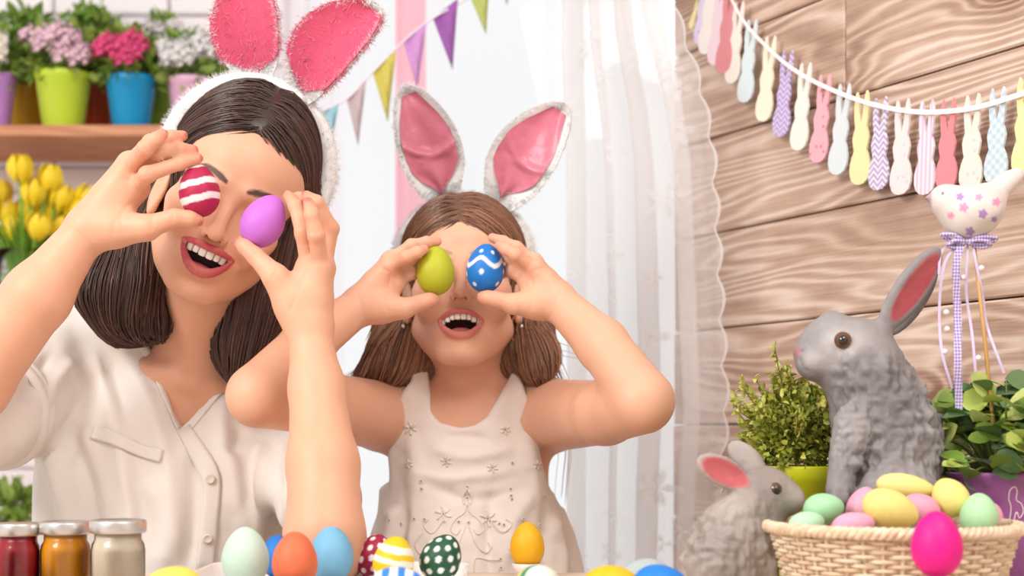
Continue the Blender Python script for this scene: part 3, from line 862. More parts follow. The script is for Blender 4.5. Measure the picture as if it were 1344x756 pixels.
def hair_object(root, H, ops, h, n, dirfn, steps, step, base_col, tip_col, r0, r1, off, mask=None, extra_strands=None, jitter=0.25, name='hair'):
    V, Q = polygonise(ops, h)
    m0 = np.ones(len(V), bool) if mask is None else mask(V); L = H.loc(V); top = m0 & (L[:, 2] > 45) & (L[:, 1] > -20)
    st = np.concatenate([sample_mesh(V, Q, n - 2600, m0), sample_mesh(V, Q, 2600, top)])
    P = trace(ops, st, dirfn, steps, step * (0.6 + 0.8 * rng.random(n)), off * rng.random(n))
    P += rng.normal(0, 0.0006, (n, 1, 3)) * np.linspace(0, 1, steps + 1)[None, :, None] * 2
    SV, SQ = strands(P, r0, r1); k = steps + 1
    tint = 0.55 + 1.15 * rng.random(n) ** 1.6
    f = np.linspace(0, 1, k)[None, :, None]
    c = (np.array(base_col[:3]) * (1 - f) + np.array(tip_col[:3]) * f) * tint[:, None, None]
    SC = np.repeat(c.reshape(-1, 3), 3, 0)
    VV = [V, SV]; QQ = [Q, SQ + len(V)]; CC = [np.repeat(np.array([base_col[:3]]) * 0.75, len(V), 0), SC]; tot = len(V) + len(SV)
    if extra_strands is not None:
        EV, EQ = strands(extra_strands, r0, r1 * 0.7); VV.append(EV); QQ.append(EQ + tot)
        t2 = (0.7 + 0.6 * rng.random(len(extra_strands))); kk = extra_strands.shape[1]
        CC.append(np.repeat((np.array(tip_col[:3])[None, None] * t2[:, None, None] * np.ones((1, kk, 1))).reshape(-1, 3), 3, 0))
    return mk(name, np.concatenate(VV), np.concatenate(QQ), m_hair, root, colors=np.concatenate(CC))

# ---------------------------------------------------------------- woman
def woman():
    root = empty('person', (-0.40, 1.86, 0.0))
    tag(root, 'laughing dark-haired woman in cream blouse and plush pink bunny ears, holding eggs before her eyes', 'person', 'people at the table')
    H = Head(W(301, 268, 1.665), 25, 13, -1, 1.03)
    g = dict(w=29, zc=-53, zu=-53.5, zl=-75, yu=94, yl=90, dy=14, lr=3.3, jaw=-94, tw=0.98, th=1.0, chz=-36)
    ops = face_ops(H, g)
    nb = W(255, 490, 1.85)
    ops.append(U(rc(H.pt(0, -18, -55), nb, 0.050, 0.052), 0.022))
    ops += [U(el(W(225, 560, 1.86), (0.115, 0.075, 0.10)), 0.03), U(rc(W(130, 495, 1.87), W(345, 540, 1.88), 0.043, 0.045), 0.035)]
    # collar bones
    ops += [U(rc(W(238, 497, 1.79), W(160, 470, 1.82), 0.008, 0.007), 0.02), U(rc(W(258, 505, 1.795), W(330, 520, 1.83), 0.008, 0.007), 0.02)]
    # right arm (image left)
    ops += chain([(108, 310, 1.605), (50, 388, 1.60), (-40, 500, 1.61), (-85, 560, 1.63)], [0.0225, 0.034, 0.043, 0.042], 0.012)
    ops += chain([(-85, 560, 1.63), (20, 530, 1.765), (88, 490, 1.86)], [0.042, 0.043, 0.045], 0.015)
    ops.append(G(hand_ops((112, 305, 1.606), (150, 300, 1.60),
        [[(168, 222, 1.60), (191, 195, 1.565), (205, 183, 1.563), (214, 176, 1.567)],
         [(171, 215, 1.605), (198, 187, 1.582), (224, 180, 1.588), (240, 178, 1.595)],
         [(176, 226, 1.607), (206, 202, 1.585), (236, 196, 1.59), (254, 197, 1.597)],
         [(178, 246, 1.605), (193, 229, 1.572), (236, 214, 1.585), (260, 208, 1.594)]],
        [(192, 299, 1.59), (229, 286, 1.588), (250, 287, 1.592), (259, 289, 1.596)],
        (0.0092, 0.0084, 0.0072, 0.0058), (0.0128, 0.0095, 0.0086, 0.0072)), 0.010))
    # left arm
    ops += chain([(406, 432, 1.585), (416, 510, 1.565), (424, 610, 1.53), (426, 700, 1.50), (426, 725, 1.505)], [0.0218, 0.0275, 0.0350, 0.0380, 0.036], 0.012)
    ops += chain([(426, 725, 1.505), (425, 655, 1.74), (396, 580, 1.89)], [0.036, 0.040, 0.042], 0.015)
    ops.append(G(hand_ops((406, 434, 1.585), (386, 402, 1.583),
        [[(421, 350, 1.578), (415, 308, 1.556), (409, 281, 1.552), (405, 266, 1.556)],
         [(424, 352, 1.60), (434, 300, 1.595), (416, 266, 1.582), (402, 257, 1.583)],
         [(415, 350, 1.60), (424, 299, 1.605), (404, 265, 1.602), (392, 258, 1.602)],
         [(406, 352, 1.588), (398, 306, 1.578), (388, 271, 1.587), (378, 257, 1.597)]],
        [(362, 364, 1.577), (335, 336, 1.587), (322, 324, 1.592), (315, 318, 1.597)],
        (0.0092, 0.0086, 0.0074, 0.0060), (0.0128, 0.0094, 0.0084, 0.0068)), 0.010))
    V, Q = polygonise(ops, 0.0022)
    C = np.repeat(SKIN_W[None], len(V), 0)
    C = face_colors(H, g, V, C, SKIN_W, lin(190, 82, 92), lin(48, 30, 26), lin(236, 150, 132))
    nails(V, C, [(219, 170, 1.567), (247, 176, 1.592), (260, 195, 1.594), (266, 206, 1.592), (265, 294, 1.592), (371, 251, 1.595), (396, 251, 1.58), (403, 260, 1.551), (309, 314, 1.594)], lin(196, 112, 116))
    RED = lin(226, 130, 108)
    blush_pts(V, C, [(214, 176, 1.567), (240, 178, 1.595), (254, 197, 1.597), (260, 208, 1.594), (259, 289, 1.596), (378, 257, 1.597), (402, 257, 1.583), (405, 266, 1.556), (315, 318, 1.597)], RED, 0.012, 0.5)
    blush_pts(V, C, [(191, 195, 1.565), (193, 229, 1.572), (434, 300, 1.595), (415, 308, 1.556), (398, 306, 1.578), (335, 336, 1.587), (229, 286, 1.588)], RED, 0.011, 0.28)
    N = normals(V, Q)
    V = creases(V, N, [([(181, 232), (189, 248), (187, 262)], 1.5, 1.66), ([(187, 262), (170, 268), (152, 290), (147, 318)], 1.5, 1.66), ([(160, 234), (172, 238), (182, 236)], 1.5, 1.66), ([(98, 300), (116, 318), (126, 332)], 1.5, 1.66), ([(110, 300), (126, 318)], 1.5, 1.66),
        ([(228, 276), (226, 297)], 1.5, 1.66), ([(185, 190), (196, 201)], 1.5, 1.66), ([(187, 238), (197, 246)], 1.5, 1.66), ([(200, 276), (199, 306)], 1.5, 1.66), ([(160, 276), (158, 292), (166, 310)], 1.5, 1.66),
        ([(355, 368), (366, 352)], 1.5, 1.64), ([(399, 352), (392, 380), (378, 412)], 1.5, 1.64), ([(395, 322), (409, 320)], 1.5, 1.64), ([(404, 305), (424, 303)], 1.5, 1.64), ([(402, 280), (416, 278)], 1.5, 1.64), ([(326, 342), (340, 328)], 1.5, 1.64), ([(374, 392), (384, 412)], 1.5, 1.64)])
    mk('body', V, Q, m_skin_w, root, colors=C)
    teeth_mesh(H, g, True, 10).build('teeth', m_teeth, root)
    tv, tf = lathe([(0.001, -0.9), (0.5, -0.8), (0.9, -0.4), (1, 0), (0.9, 0.4), (0.5, 0.8), (0.001, 0.95)], 20)
    mk('tongue', H.pts(tv * [17, 14, 5] + [0, 74, g['zl'] + 1]), tf, m_tongue, root)
    # hair
    ho = [U(H.el((-3, -20, 54), (78, 97, 92)), 0.01), U(H.el((0, -52, -2), (76, 62, 76)), 0.03), D(H.el((-2, 84, -2), (63, 70, 80)), 0.010),
          D(H.el((0, 70, -60), (80, 62, 70)), 0.01)]
    ho += chain([(205, 268, 1.80), (180, 330, 1.775), (160, 385, 1.765), (170, 412, 1.765), (205, 425, 1.765)], [0.030, 0.040, 0.046, 0.032, 0.015], 0.02)
    ho += chain([(205, 330, 1.81), (200, 390, 1.81), (205, 425, 1.80)], [0.040, 0.036, 0.02], 0.02)
    ho += chain([(392, 275, 1.80), (372, 335, 1.80), (345, 400, 1.80), (322, 455, 1.795), (316, 485, 1.79)], [0.030, 0.040, 0.042, 0.034, 0.015], 0.02)
    ho += chain([(330, 360, 1.84), (310, 440, 1.84)], [0.05, 0.045], 0.03)
    part = -4.0
    def dirf(P, t):
        l = H.loc(P); wgt = np.clip((l[:, 2] - 5) / 60, 0, 1)[:, None]
        sx = np.sign(l[:, 0] - part)[:, None]
        loc = np.stack([sx[:, 0] * (0.75 + 0 * l[:, 0]), -0.35 + 0 * l[:, 0], -0.55 + 0 * l[:, 0]], 1) @ H.R.T
        grav = np.array([0, 0, -1.0]) + np.stack([np.where(P[:, 0] < W(290, 0, 1.78)[0], -0.12, -0.22), 0 * P[:, 0], 0 * P[:, 0]], 1)
        low = np.clip((W(0, 400, 1.78)[2] - P[:, 2]) / 0.03, 0, 1)[:, None] * (P[:, 0] < W(260, 0, 1.78)[0])[:, None]
        grav = grav + low * np.array([0.6, 0, 0.0])
        return loc * wgt + grav * (1 - wgt)
    def msk(V): return (V[:, 1] < 1.86)
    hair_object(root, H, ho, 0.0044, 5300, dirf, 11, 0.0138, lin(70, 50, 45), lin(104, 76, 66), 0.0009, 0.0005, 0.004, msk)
    # blouse
    bo = [U(rc(W(95, 480, 1.87), W(370, 545, 1.90), 0.066, 0.060), 0.02), U(el(W(215, 600, 1.87), (0.150, 0.100, 0.13)), 0.04),
          U(el(W(214, 720, 1.86), (0.158, 0.108, 0.20)), 0.05), U(el(W(214, 900, 1.86), (0.15, 0.105, 0.14)), 0.05),
          U(el(W(150, 610, 1.815), (0.062, 0.060, 0.066)), 0.05), U(el(W(300, 625, 1.83), (0.060, 0.060, 0.066)), 0.05),
          U(rc(W(180, 440, 1.85), W(95, 470, 1.86), 0.05, 0.058), 0.03)]
    bo += chain([(88, 482, 1.865), (40, 510, 1.80), (-22, 540, 1.715)], [0.070, 0.070, 0.068], 0.02)
    bo += chain([(372, 565, 1.90), (403, 625, 1.81), (414, 650, 1.76)], [0.060, 0.055, 0.052], 0.02)
    vp = [(150, 405), (176, 432), (200, 470), (214, 505), (226, 540), (240, 566), (252, 553), (275, 525), (304, 495), (316, 460), (330, 400)]
    poly = [(W(*p, 1.80)[0], W(*p, 1.80)[2]) for p in vp]
    bo.append(D(prism(poly, 1.6, 1.93), 0.003))
    V, Q = polygonise(bo, 0.0038)
    N = normals(V, Q); V0 = V.copy()
    V = folds(V, N, [
        ([(115, 440), (140, 520), (170, 640), (190, 756)], 14, 0.006), ([(165, 455), (200, 540), (225, 640), (235, 756)], 12, 0.004),
        ([(60, 560), (80, 640), (95, 720), (100, 790)], 12, 0.008), ([(90, 560), (120, 650), (140, 760)], 10, -0.006), ([(45, 590), (62, 680), (70, 780)], 9, -0.006),
        ([(300, 510), (290, 560), (310, 640), (320, 756)], 12, 0.005), ([(345, 575), (335, 650), (330, 756)], 12, 0.007), ([(362, 590), (358, 680), (352, 756)], 8, -0.006),
        ([(100, 470), (75, 500), (55, 545)], 10, 0.006), ([(70, 460), (45, 500), (30, 530)], 8, -0.005), ([(120, 500), (95, 560), (85, 620)], 9, -0.005),
        ([(200, 620), (215, 690), (215, 760)], 14, 0.005), ([(170, 600), (185, 680), (180, 756)], 9, -0.004), ([(250, 580), (255, 660), (245, 756)], 10, -0.005),
        ([(140, 470), (170, 560)], 8, -0.003), ([(320, 560), (300, 600)], 10, -0.004)])
    V += N * (vnoise(V * [1, 1, 0.45], 34, 3) * 0.0034 + vnoise(V * [1, 1, 0.6], 75, 4) * 0.0012)[:, None]
    V1 = V; lift_w = Lift(V0, V1, N)
    bl = mk('blouse', V, Q, m_blouse, root)
    cc, cd_ = W(-4, 531, 1.742), W(-5, 530, 1.735) - W(40, 510, 1.80); cd_ /= np.linalg.norm(cd_); u1 = np.cross(cd_, [0, 0, 1.0]); u1 /= np.linalg.norm(u1); u2 = np.cross(cd_, u1); aa = np.linspace(0, 2 * np.pi, 49)
    for k_, (o_, r_) in enumerate(((0.0, 0.0685), (0.012, 0.0675))): mk('sleeve_cuff', *tube(cc + cd_ * (0.012 - o_) + 0.002 * np.sin(aa * 5 + k_)[:, None] * cd_ + r_ * (np.cos(aa)[:, None] * u1 + np.sin(aa)[:, None] * u2), 0.0065, 8, False), m_blouse, bl)
    v, f = strip_on(bo, [(241, 562), (262, 598), (278, 634), (274, 690), (268, 756)], [18, 20, 22, 24, 26, 26, 24, 22, 22, 22, 24, 24, 24, 24], 0.0022, extra=lift_w); mk('placket', v, f, m_blouse, bl)
    v, f = strip_on(bo, [(122, 568), (150, 578), (185, 592), (213, 600)], 16, 0.0022, extra=lift_w); mk('pocket_flap', v, f, m_blouse, bl)
    v, f = strip_on(bo, [(172, 432), (197, 470), (211, 505), (224, 540), (238, 566)], 9, 0.0015, extra=lift_w); mk('neck_binding', v, f, m_blouse, bl)
    v, f = strip_on(bo, [(243, 566), (256, 551), (280, 523), (306, 497)], 9, 0.0015, extra=lift_w); mk('neck_binding', v, f, m_blouse, bl)
    for p in ((276, 629), (272, 706)):
        c = march(bo, *p); gg = grad(bo, c[None])[0]; c = c + gg * (0.0045 + lift_w(c))
        M = Vector(gg).to_track_quat('Z', 'Y').to_matrix()
        bv, bf = lathe([(0.0001, 0.0012), (0.0035, 0.0010), (0.0048, 0.002), (0.0055, 0.001), (0.0053, -0.001)], 20); mk('button', bv @ np.array(M).T + c, bf, m_pearl, bl)
    # lower body, behind the table
    to = [U(el((-0.40, 1.88, 0.55), (0.155, 0.13, 0.12)), 0.03)]
    for s in (-1, 1):
        to += [U(rc((-0.40 + s * 0.085, 1.88, 0.54), (-0.40 + s * 0.11, 1.52, 0.53), 0.085, 0.062), 0.03), U(rc((-0.40 + s * 0.11, 1.52, 0.53), (-0.40 + s * 0.11, 1.60, 0.10), 0.062, 0.045), 0.02)]
    V, Q = polygonise(to, 0.008); mk('trousers', V, Q, simple('blue_denim', lin(120, 140, 170), 0.9, 0.1), root)
    for s in (-1, 1):
        V, Q = polygonise([U(rc((-0.40 + s * 0.11, 1.63, 0.045), (-0.40 + s * 0.12, 1.47, 0.032), 0.044, 0.032), 0.01), U(rc((-0.40 + s * 0.11, 1.61, 0.05), (-0.40 + s * 0.11, 1.60, 0.12), 0.042, 0.04), 0.02)], 0.006)
        mk('shoe', V, Q, simple('white_canvas', lin(228, 224, 218), 0.8), root)
    return H

# ---------------------------------------------------------------- girl
def girl():
    root = empty('person', (-0.04, 1.95, 0.0))
    tag(root, 'laughing girl with long light-brown hair, white eyelet dress and satin-lined bunny ears, holding two eggs', 'person', 'people at the table')
    H = Head(W(605, 354, 1.815), 0, 0, 12, 0.955)
    g = dict(w=27.5, zc=-64, zu=-58, zl=-83, yu=93, yl=87, dy=15, lr=2.8, jaw=-101, nose=0.86, cw=60, chr=23, chz=-40, zx=42, tw=0.86, th=0.8, browk=0.6, ex=70, lm=2.1)
    ops = face_ops(H, g)
    nb = W(625, 535, 1.93)
    ops.append(U(rc(H.pt(0, -14, -55), nb, 0.046, 0.046), 0.022))
    ops += [U(rc(W(505, 548, 1.91), W(722, 545, 1.91), 0.044, 0.046), 0.02), U(el(W(618, 600, 1.92), (0.095, 0.062, 0.10)), 0.03), U(el(W(622, 700, 1.92), (0.097, 0.068, 0.14)), 0.03),
            U(rc(W(600, 528, 1.875), W(540, 520, 1.89), 0.006, 0.006), 0.015), U(rc(W(645, 528, 1.875), W(690, 520, 1.89), 0.006, 0.006), 0.015)]
    ops += chain([(470, 403, 1.76), (405, 450, 1.715), (338, 517, 1.665)], [0.0212, 0.0285, 0.0325], 0.010)
    ops += chain([(338, 522, 1.665), (410, 528, 1.74), (495, 545, 1.89)], [0.0325, 0.0365, 0.043], 0.010)
    ops += chain([(733, 396, 1.76), (790, 452, 1.715), (845, 524, 1.665)], [0.0215, 0.0290, 0.0325], 0.010)
    ops += chain([(843, 530, 1.665), (795, 541, 1.74), (728, 545, 1.89)], [0.0330, 0.0365, 0.045], 0.010)
    fr = (0.0078, 0.0072, 0.0066, 0.0056); tr = (0.0112, 0.0092, 0.0086, 0.0072)
    ops.append(G(hand_ops((472, 402, 1.758), (500, 404, 1.752),
        [[(511, 349, 1.748), (533, 337, 1.735), (548, 331, 1.738), (557, 327, 1.744)],
         [(513, 341, 1.757), (540, 322, 1.752), (560, 318, 1.758), (574, 317, 1.764)],
         [(516, 356, 1.762), (542, 338, 1.762), (553, 337, 1.772), (562, 337, 1.782)],
         [(518, 372, 1.762), (541, 358, 1.766), (552, 360, 1.776), (560, 362, 1.785)]],
        [(530, 405, 1.746), (553, 397, 1.746), (563, 394, 1.748), (568, 393, 1.751)], fr, tr, (0.0165, 0.0095)), 0.008))
    ops.append(G(hand_ops((731, 394, 1.758), (705, 399, 1.752),
        [[(702, 352, 1.748), (677, 334, 1.735), (664, 327, 1.738), (655, 322, 1.744)],
         [(700, 344, 1.757), (678, 325, 1.752), (660, 317, 1.758), (646, 312, 1.764)],
         [(697, 356, 1.762), (670, 338, 1.762), (658, 335, 1.772), (648, 334, 1.782)],
         [(694, 370, 1.762), (671, 356, 1.766), (660, 357, 1.776), (650, 358, 1.785)]],
        [(675, 399, 1.746), (651, 393, 1.746), (640, 391, 1.748), (634, 390, 1.751)], fr, tr, (0.0165, 0.0095)), 0.008))
    V, Q = polygonise(ops, 0.00195)
    C = np.repeat(SKIN_G[None], len(V), 0)
    C = face_colors(H, g, V, C, SKIN_G, lin(204, 110, 106), lin(150, 112, 88), lin(240, 150, 130))
    nails(V, C, [(582, 315, 1.762), (638, 309, 1.762), (562, 323, 1.74), (649, 318, 1.74)], lin(236, 170, 156), 0.0036)
    RED = lin(232, 138, 118)
    blush_pts(V, C, [(557, 327, 1.744), (574, 317, 1.764), (568, 393, 1.751), (655, 322, 1.744), (646, 312, 1.764), (634, 390, 1.751)], RED, 0.010, 0.5)
    blush_pts(V, C, [(533, 337, 1.735), (677, 334, 1.735), (553, 397, 1.746), (651, 393, 1.746), (338, 520, 1.66), (845, 527, 1.66), (515, 362, 1.745), (696, 362, 1.745)], RED, 0.013, 0.25)
    N = normals(V, Q)
    V = creases(V, N, [([(503, 350), (512, 362), (509, 380)], 1.6, 1.8), ([(497, 350), (511, 357)], 1.6, 1.8), ([(544, 389), (542, 412)], 1.6, 1.8), ([(468, 380), (474, 402), (480, 424)], 1.6, 1.8), ([(526, 342), (532, 330)], 1.6, 1.8), ([(512, 384), (506, 398), (510, 412)], 1.6, 1.8),
        ([(708, 350), (697, 361), (700, 378)], 1.6, 1.8), ([(714, 351), (700, 356)], 1.6, 1.8), ([(672, 386), (673, 410)], 1.6, 1.8), ([(737, 378), (730, 398), (721, 420)], 1.6, 1.8), ([(684, 340), (678, 328)], 1.6, 1.8), ([(692, 384), (698, 398), (694, 412)], 1.6, 1.8)], 0.0008, 1.7)
    mk('body', V, Q, m_skin_g, root, colors=C)
    teeth_mesh(H, g, True, 10, 6.5).build('teeth', m_teeth, root)
    teeth_mesh(H, g, False, 8, 7.0).build('lower_teeth', m_teeth, root)
    tv, tf = lathe([(0.001, -0.9), (0.5, -0.8), (0.9, -0.4), (1, 0), (0.9, 0.4), (0.5, 0.8), (0.001, 0.95)], 20)
    mk('tongue', H.pts(tv * [18, 14, 8] + [0, 70, g['zl'] + 4]), tf, m_tongue, root)
    for s in (-1, 1):
        c = H.pt(s * 76, 6, -45)
        er = mk('earring', *lathe([(0.0003, -0.003), (0.002, -0.0024), (0.003, 0), (0.002, 0.0024), (0.0003, 0.003)], 12, c + [0, -0.006, -0.006]), m_silver, root)
        a = np.linspace(0, 2 * np.pi, 17); mk('hook', *tube(np.stack([0 * a, np.cos(a) * 0.003, np.sin(a) * 0.004], 1) + c + [0, -0.004, 0.001], 0.0005, 6, False), m_silver, er)
    # hair
    ho = [U(H.el((0, -13, 50), (79, 98, 80)), 0.01), U(H.el((0, -54, -6), (74, 58, 72)), 0.03), D(H.el((0, 84, -8), (62, 70, 66)), 0.010), D(H.el((0, 76, -60), (82, 70, 70)), 0.01)]
    ho += chain([(545, 372, 1.95), (535, 430, 1.94), (525, 470, 1.905), (512, 488, 1.885)], [0.030, 0.036, 0.034, 0.016], 0.02)
    ho += chain([(535, 440, 1.93), (505, 472, 1.885), (472, 492, 1.87)], [0.03, 0.018, 0.006], 0.02)
    ho += chain([(560, 430, 1.95), (555, 480, 1.91)], [0.035, 0.025], 0.02)
    ho += chain([(668, 372, 1.95), (684, 430, 1.94), (698, 470, 1.90), (706, 490, 1.87)], [0.030, 0.034, 0.030, 0.014], 0.02)
    ho += chain([(652, 430, 1.95), (665, 480, 1.915)], [0.035, 0.025], 0.02)
    ho += chain([(605, 400, 1.965), (605, 560, 2.00), (605, 640, 2.01)], [0.065, 0.07, 0.05], 0.03)
    def dirf(P, t):
        l = H.loc(P); wgt = np.clip((l[:, 2] - 0) / 60, 0, 1)[:, None]; sx = np.sign(l[:, 0] + 2)
        loc = np.stack([sx * 0.75, -0.45 + 0 * sx, -0.5 + 0 * sx], 1) @ H.R.T
        grav = np.stack([np.where(P[:, 0] < H.O[0], -0.28, 0.22), -0.05 + 0 * sx, -1 + 0 * sx], 1)
        return loc * wgt + grav * (1 - wgt)
    # loose long strands at both sides
    ex = []
    for s, (x0, y0), (x1, y1), (x2, y2), n in ((-1, (545, 440), (500, 480), (462, 498), 130), (1, (690, 440), (712, 475), (724, 500), 110), (1, (705, 470), (742, 560), (738, 655), 6), (1, (690, 430), (722, 462), (765, 474), 3)):
        for _ in range(n):
            j = rng.normal(0, 1, 2); d = 1.905 + rng.normal(0, 0.012)
            if y1 > 550: d = 1.985 + rng.normal(0, 0.01)
            ex.append(spline([W(x0 + j[0] * 8, y0 - 25, d), W(x0 + j[0] * 10, y0, d), W(x1 + j[0] * 9, y1 + j[1] * 7, d), W(x2 + j[0] * 9, y2 + j[1] * 6, d - 0.01)], 12))
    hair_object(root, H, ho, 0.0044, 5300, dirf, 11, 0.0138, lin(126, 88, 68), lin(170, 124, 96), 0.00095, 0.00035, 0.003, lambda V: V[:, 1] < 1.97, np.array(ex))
    # dress
    do = [U(rc(W(545, 530, 1.915), W(690, 528, 1.915), 0.052, 0.052), 0.02), U(el(W(612, 600, 1.92), (0.108, 0.072, 0.11)), 0.03), U(el(W(620, 720, 1.92), (0.122, 0.088, 0.15)), 0.04),
          U(el(W(622, 820, 1.92), (0.142, 0.105, 0.16)), 0.05), U(rc(W(622, 860, 1.93), W(622, 1060, 1.95), 0.13, 0.17), 0.06)]
    cut = lambda pts, y0=1.6, y1=2.1: D(prism([(W(x, y, 1.88)[0], W(x, y, 1.88)[2]) for x, y in pts], y0, y1), 0.003)
    do.append(cut([(560, 440), (563, 500), (567, 540), (578, 555), (603, 562), (626, 558), (641, 547), (655, 522), (668, 498), (680, 440)]))
    do.append(cut([(430, 440), (545, 440), (540, 505), (520, 528), (512, 560), (511, 600), (509, 635), (480, 650), (430, 640)]))
    do.append(cut([(760, 440), (680, 440), (684, 500), (698, 535), (704, 580), (712, 620), (722, 645), (738, 668), (800, 665), (800, 440)]))
    do.append(D(Prim(lambda X, Y, Z: Z - 0.40 + 0 * X + 0 * Y, (-9, -9, 0), (9, 9, 0.40)), 0.002))
    V, Q = polygonise(do, 0.0036); N = normals(V, Q); V0 = V.copy()
    V = folds(V, N, [([(540, 560), (545, 640), (530, 756)], 12, 0.004), ([(690, 560), (700, 640), (720, 756)], 14, 0.005), ([(700, 640), (672, 690), (660, 756)], 12, 0.006), ([(725, 670), (735, 720), (738, 780)], 9, 0.006), ([(710, 655), (712, 720), (712, 780)], 7, -0.005),
        ([(560, 585), (610, 600), (680, 588)], 8, 0.003), ([(540, 620), (600, 628), (690, 615)], 7, 0.0025), ([(560, 640), (625, 655), (690, 640)], 7, -0.0025), ([(580, 570), (640, 575)], 6, -0.003), ([(520, 660), (515, 700), (500, 770)], 9, 0.006), ([(535, 660), (528, 720), (520, 780)], 7, -0.005), ([(650, 640), (640, 700), (650, 780)], 9, -0.004)])
    V += N * (vnoise(V, 40, 5) * 0.0026 + vnoise(V, 95, 6) * 0.0010)[:, None]
    V1 = V; kd_on = Lift(V0, V1, N)
    dr = mk('dress', V, Q, m_dress, root)
    m_eye = simple('eyelet_opening', lin(150, 122, 106), 0.9); m_emb = simple('embroidery_thread', lin(246, 236, 226), 0.7, 0.03)
    def on(p, lift):
        h = march(do, *p); gg = grad(do, h[None])[0]; return h + gg * (lift - 0.0017 + kd_on(h)), gg
    eye = MB(); emb = MB(); a = np.linspace(0, 2 * np.pi, 13)
    def basis(gg):
        M = np.array(Vector(gg).to_track_quat('Z', 'Y').to_matrix()); return M
    def eyelet(p, r=0.0012):
        c, gg = on(p, 0.0022); M = basis(gg)
        ring = np.stack([np.cos(a) * r, np.sin(a) * r, 0 * a], 1) @ M.T + c
        eye.add(np.concatenate([ring[:-1], [c + gg * 0.0006]]), [(i, (i + 1) % 12, 12) for i in range(12)])
        emb.add(*tube(np.stack([np.cos(a) * r * 1.5, np.sin(a) * r * 1.5, 0 * a], 1) @ M.T + c, 0.0006, 5, False))
    def stitch(pts, r=0.0008, n=12):
        emb.add(*tube(np.array([on(p, 0.0022)[0] for p in spline(pts, n)]), r, 5))
    for p in [(555, 632), (555, 642), (613, 639), (613, 646), (613, 653), (670, 642), (670, 651), (671, 656), (711, 652), (546, 682), (558, 682), (602, 685), (615, 686), (660, 690), (684, 683), (656, 735), (657, 746), (655, 688), (520, 685), (527, 688), (706, 690), (540, 608), (672, 608)]: eyelet(p)
    for cx, cy, R in ((586, 606, 7), (646, 614, 7), (540, 562, 9), (663, 564, 7), (582, 675, 11), (641, 680, 11), (540, 610, 6), (700, 612, 6)):
        eyelet((cx, cy), 0.0011)
        for k in range(6):
            t = k * math.pi / 3 + 0.3; stitch([(cx + 2.5 * math.cos(t), cy + 2.5 * math.sin(t)), (cx + R * .6 * math.cos(t + .15), cy + R * .6 * math.sin(t + .15)), (cx + R * math.cos(t), cy + R * math.sin(t))], 0.0011, 4)
    for s in (-1, 1):
        c = 613
        stitch([(c, 655), (c + s * 3, 672), (c + s * 14, 680), (c + s * 22, 694), (c + s * 14, 702), (c + s * 9, 695)]); stitch([(c + s * 2, 690), (c + s * 12, 715), (c + s * 24, 725), (c + s * 32, 718), (c + s * 27, 710)])
        stitch([(c + s * 30, 680), (c + s * 45, 700), (c + s * 56, 690), (c + s * 50, 682)]); stitch([(c + s * 8, 756), (c + s * 10, 735), (c + s * 20, 733), (c + s * 40, 736)]); stitch([(c, 640), (c + s * 6, 652), (c + s * 4, 662)])
        stitch([(c + s * 58, 700), (c + s * 66, 715), (c + s * 60, 728), (c + s * 52, 722)])
    tag(eye.build('eyelets', m_eye, dr), kind='stuff'); tag(emb.build('embroidery', m_emb, dr), kind='stuff')
    lg = []
    for s in (-1, 1): lg += [U(rc((-0.045 + s * 0.06, 1.94, 0.50), (-0.045 + s * 0.065, 1.94, 0.27), 0.06, 0.042), 0.01), U(rc((-0.045 + s * 0.065, 1.94, 0.27), (-0.045 + s * 0.07, 1.95, 0.06), 0.042, 0.03), 0.01)]
    V, Q = polygonise(lg, 0.007); mk('leggings', V, Q, simple('white_knit', lin(235, 230, 226), 0.9), root)
    for s in (-1, 1):
        V, Q = polygonise([U(rc((-0.045 + s * 0.07, 1.96, 0.036), (-0.045 + s * 0.08, 1.85, 0.028), 0.035, 0.028), 0.01), U(rc((-0.045 + s * 0.07, 1.95, 0.04), (-0.045 + s * 0.07, 1.95, 0.08), 0.034, 0.033), 0.02)], 0.006)
        mk('shoe', V, Q, simple('pink_leather', lin(226, 150, 160), 0.5), root)
    return H

HW = woman()
HG = girl()
# ------------------------------------------------------------------ bunny-ear headbands
def fur(V, Q, n, mask, length, r, lean, col, var=0.25, seed=0, curl=0.3):
    N = normals(V, Q); q = Q[mask[Q].all(1)]; t = np.concatenate([q[:, [0, 1, 2]], q[:, [0, 2, 3]]])
    A = np.linalg.norm(np.cross(V[t[:, 1]] - V[t[:, 0]], V[t[:, 2]] - V[t[:, 0]]), axis=1); i = rng.choice(len(t), n, p=A / A.sum())
    u, v = rng.random((2, n)); m = u + v > 1; u[m] = 1 - u[m]; v[m] = 1 - v[m]; w = np.stack([1 - u - v, u, v], 1)[:, :, None]
    P = (V[t[i]] * w).sum(1); Nn = (N[t[i]] * w).sum(1); Nn /= np.linalg.norm(Nn, axis=1)[:, None]
    L = length * (0.6 + 0.7 * rng.random(n))[:, None]; d = Nn + np.array(lean) + rng.normal(0, curl, (n, 3)); d /= np.linalg.norm(d, axis=1)[:, None]
    d2 = d + rng.normal(0, curl, (n, 3)) + np.array(lean) * 0.5
    S3 = np.stack([P, P + d * L * 0.55, P + d * L * 0.55 + d2 * L * 0.45], 1)
    SV, SQ = strands(S3, r, r * 0.25); c = np.array(col[:3]) * (1 - var + 2 * var * rng.random(n))[:, None]
    return SV, SQ, np.repeat(np.clip(c, 0, 1), 9, 0)

m_fur = attr_mat('plush_fur', 0.85, 80, 0.04, sheen=0.3)
t = NT('pink_satin'); o_ = t.obj(); t.base(t.mix(t.noise(o_, 22, 3), lin(196, 92, 118), lin(232, 140, 160)), 0.34, spec=0.55, sheen=0.3); t.bump(t.noise(o_, 45, 2), 0.4, 0.004); m_satin = t.m

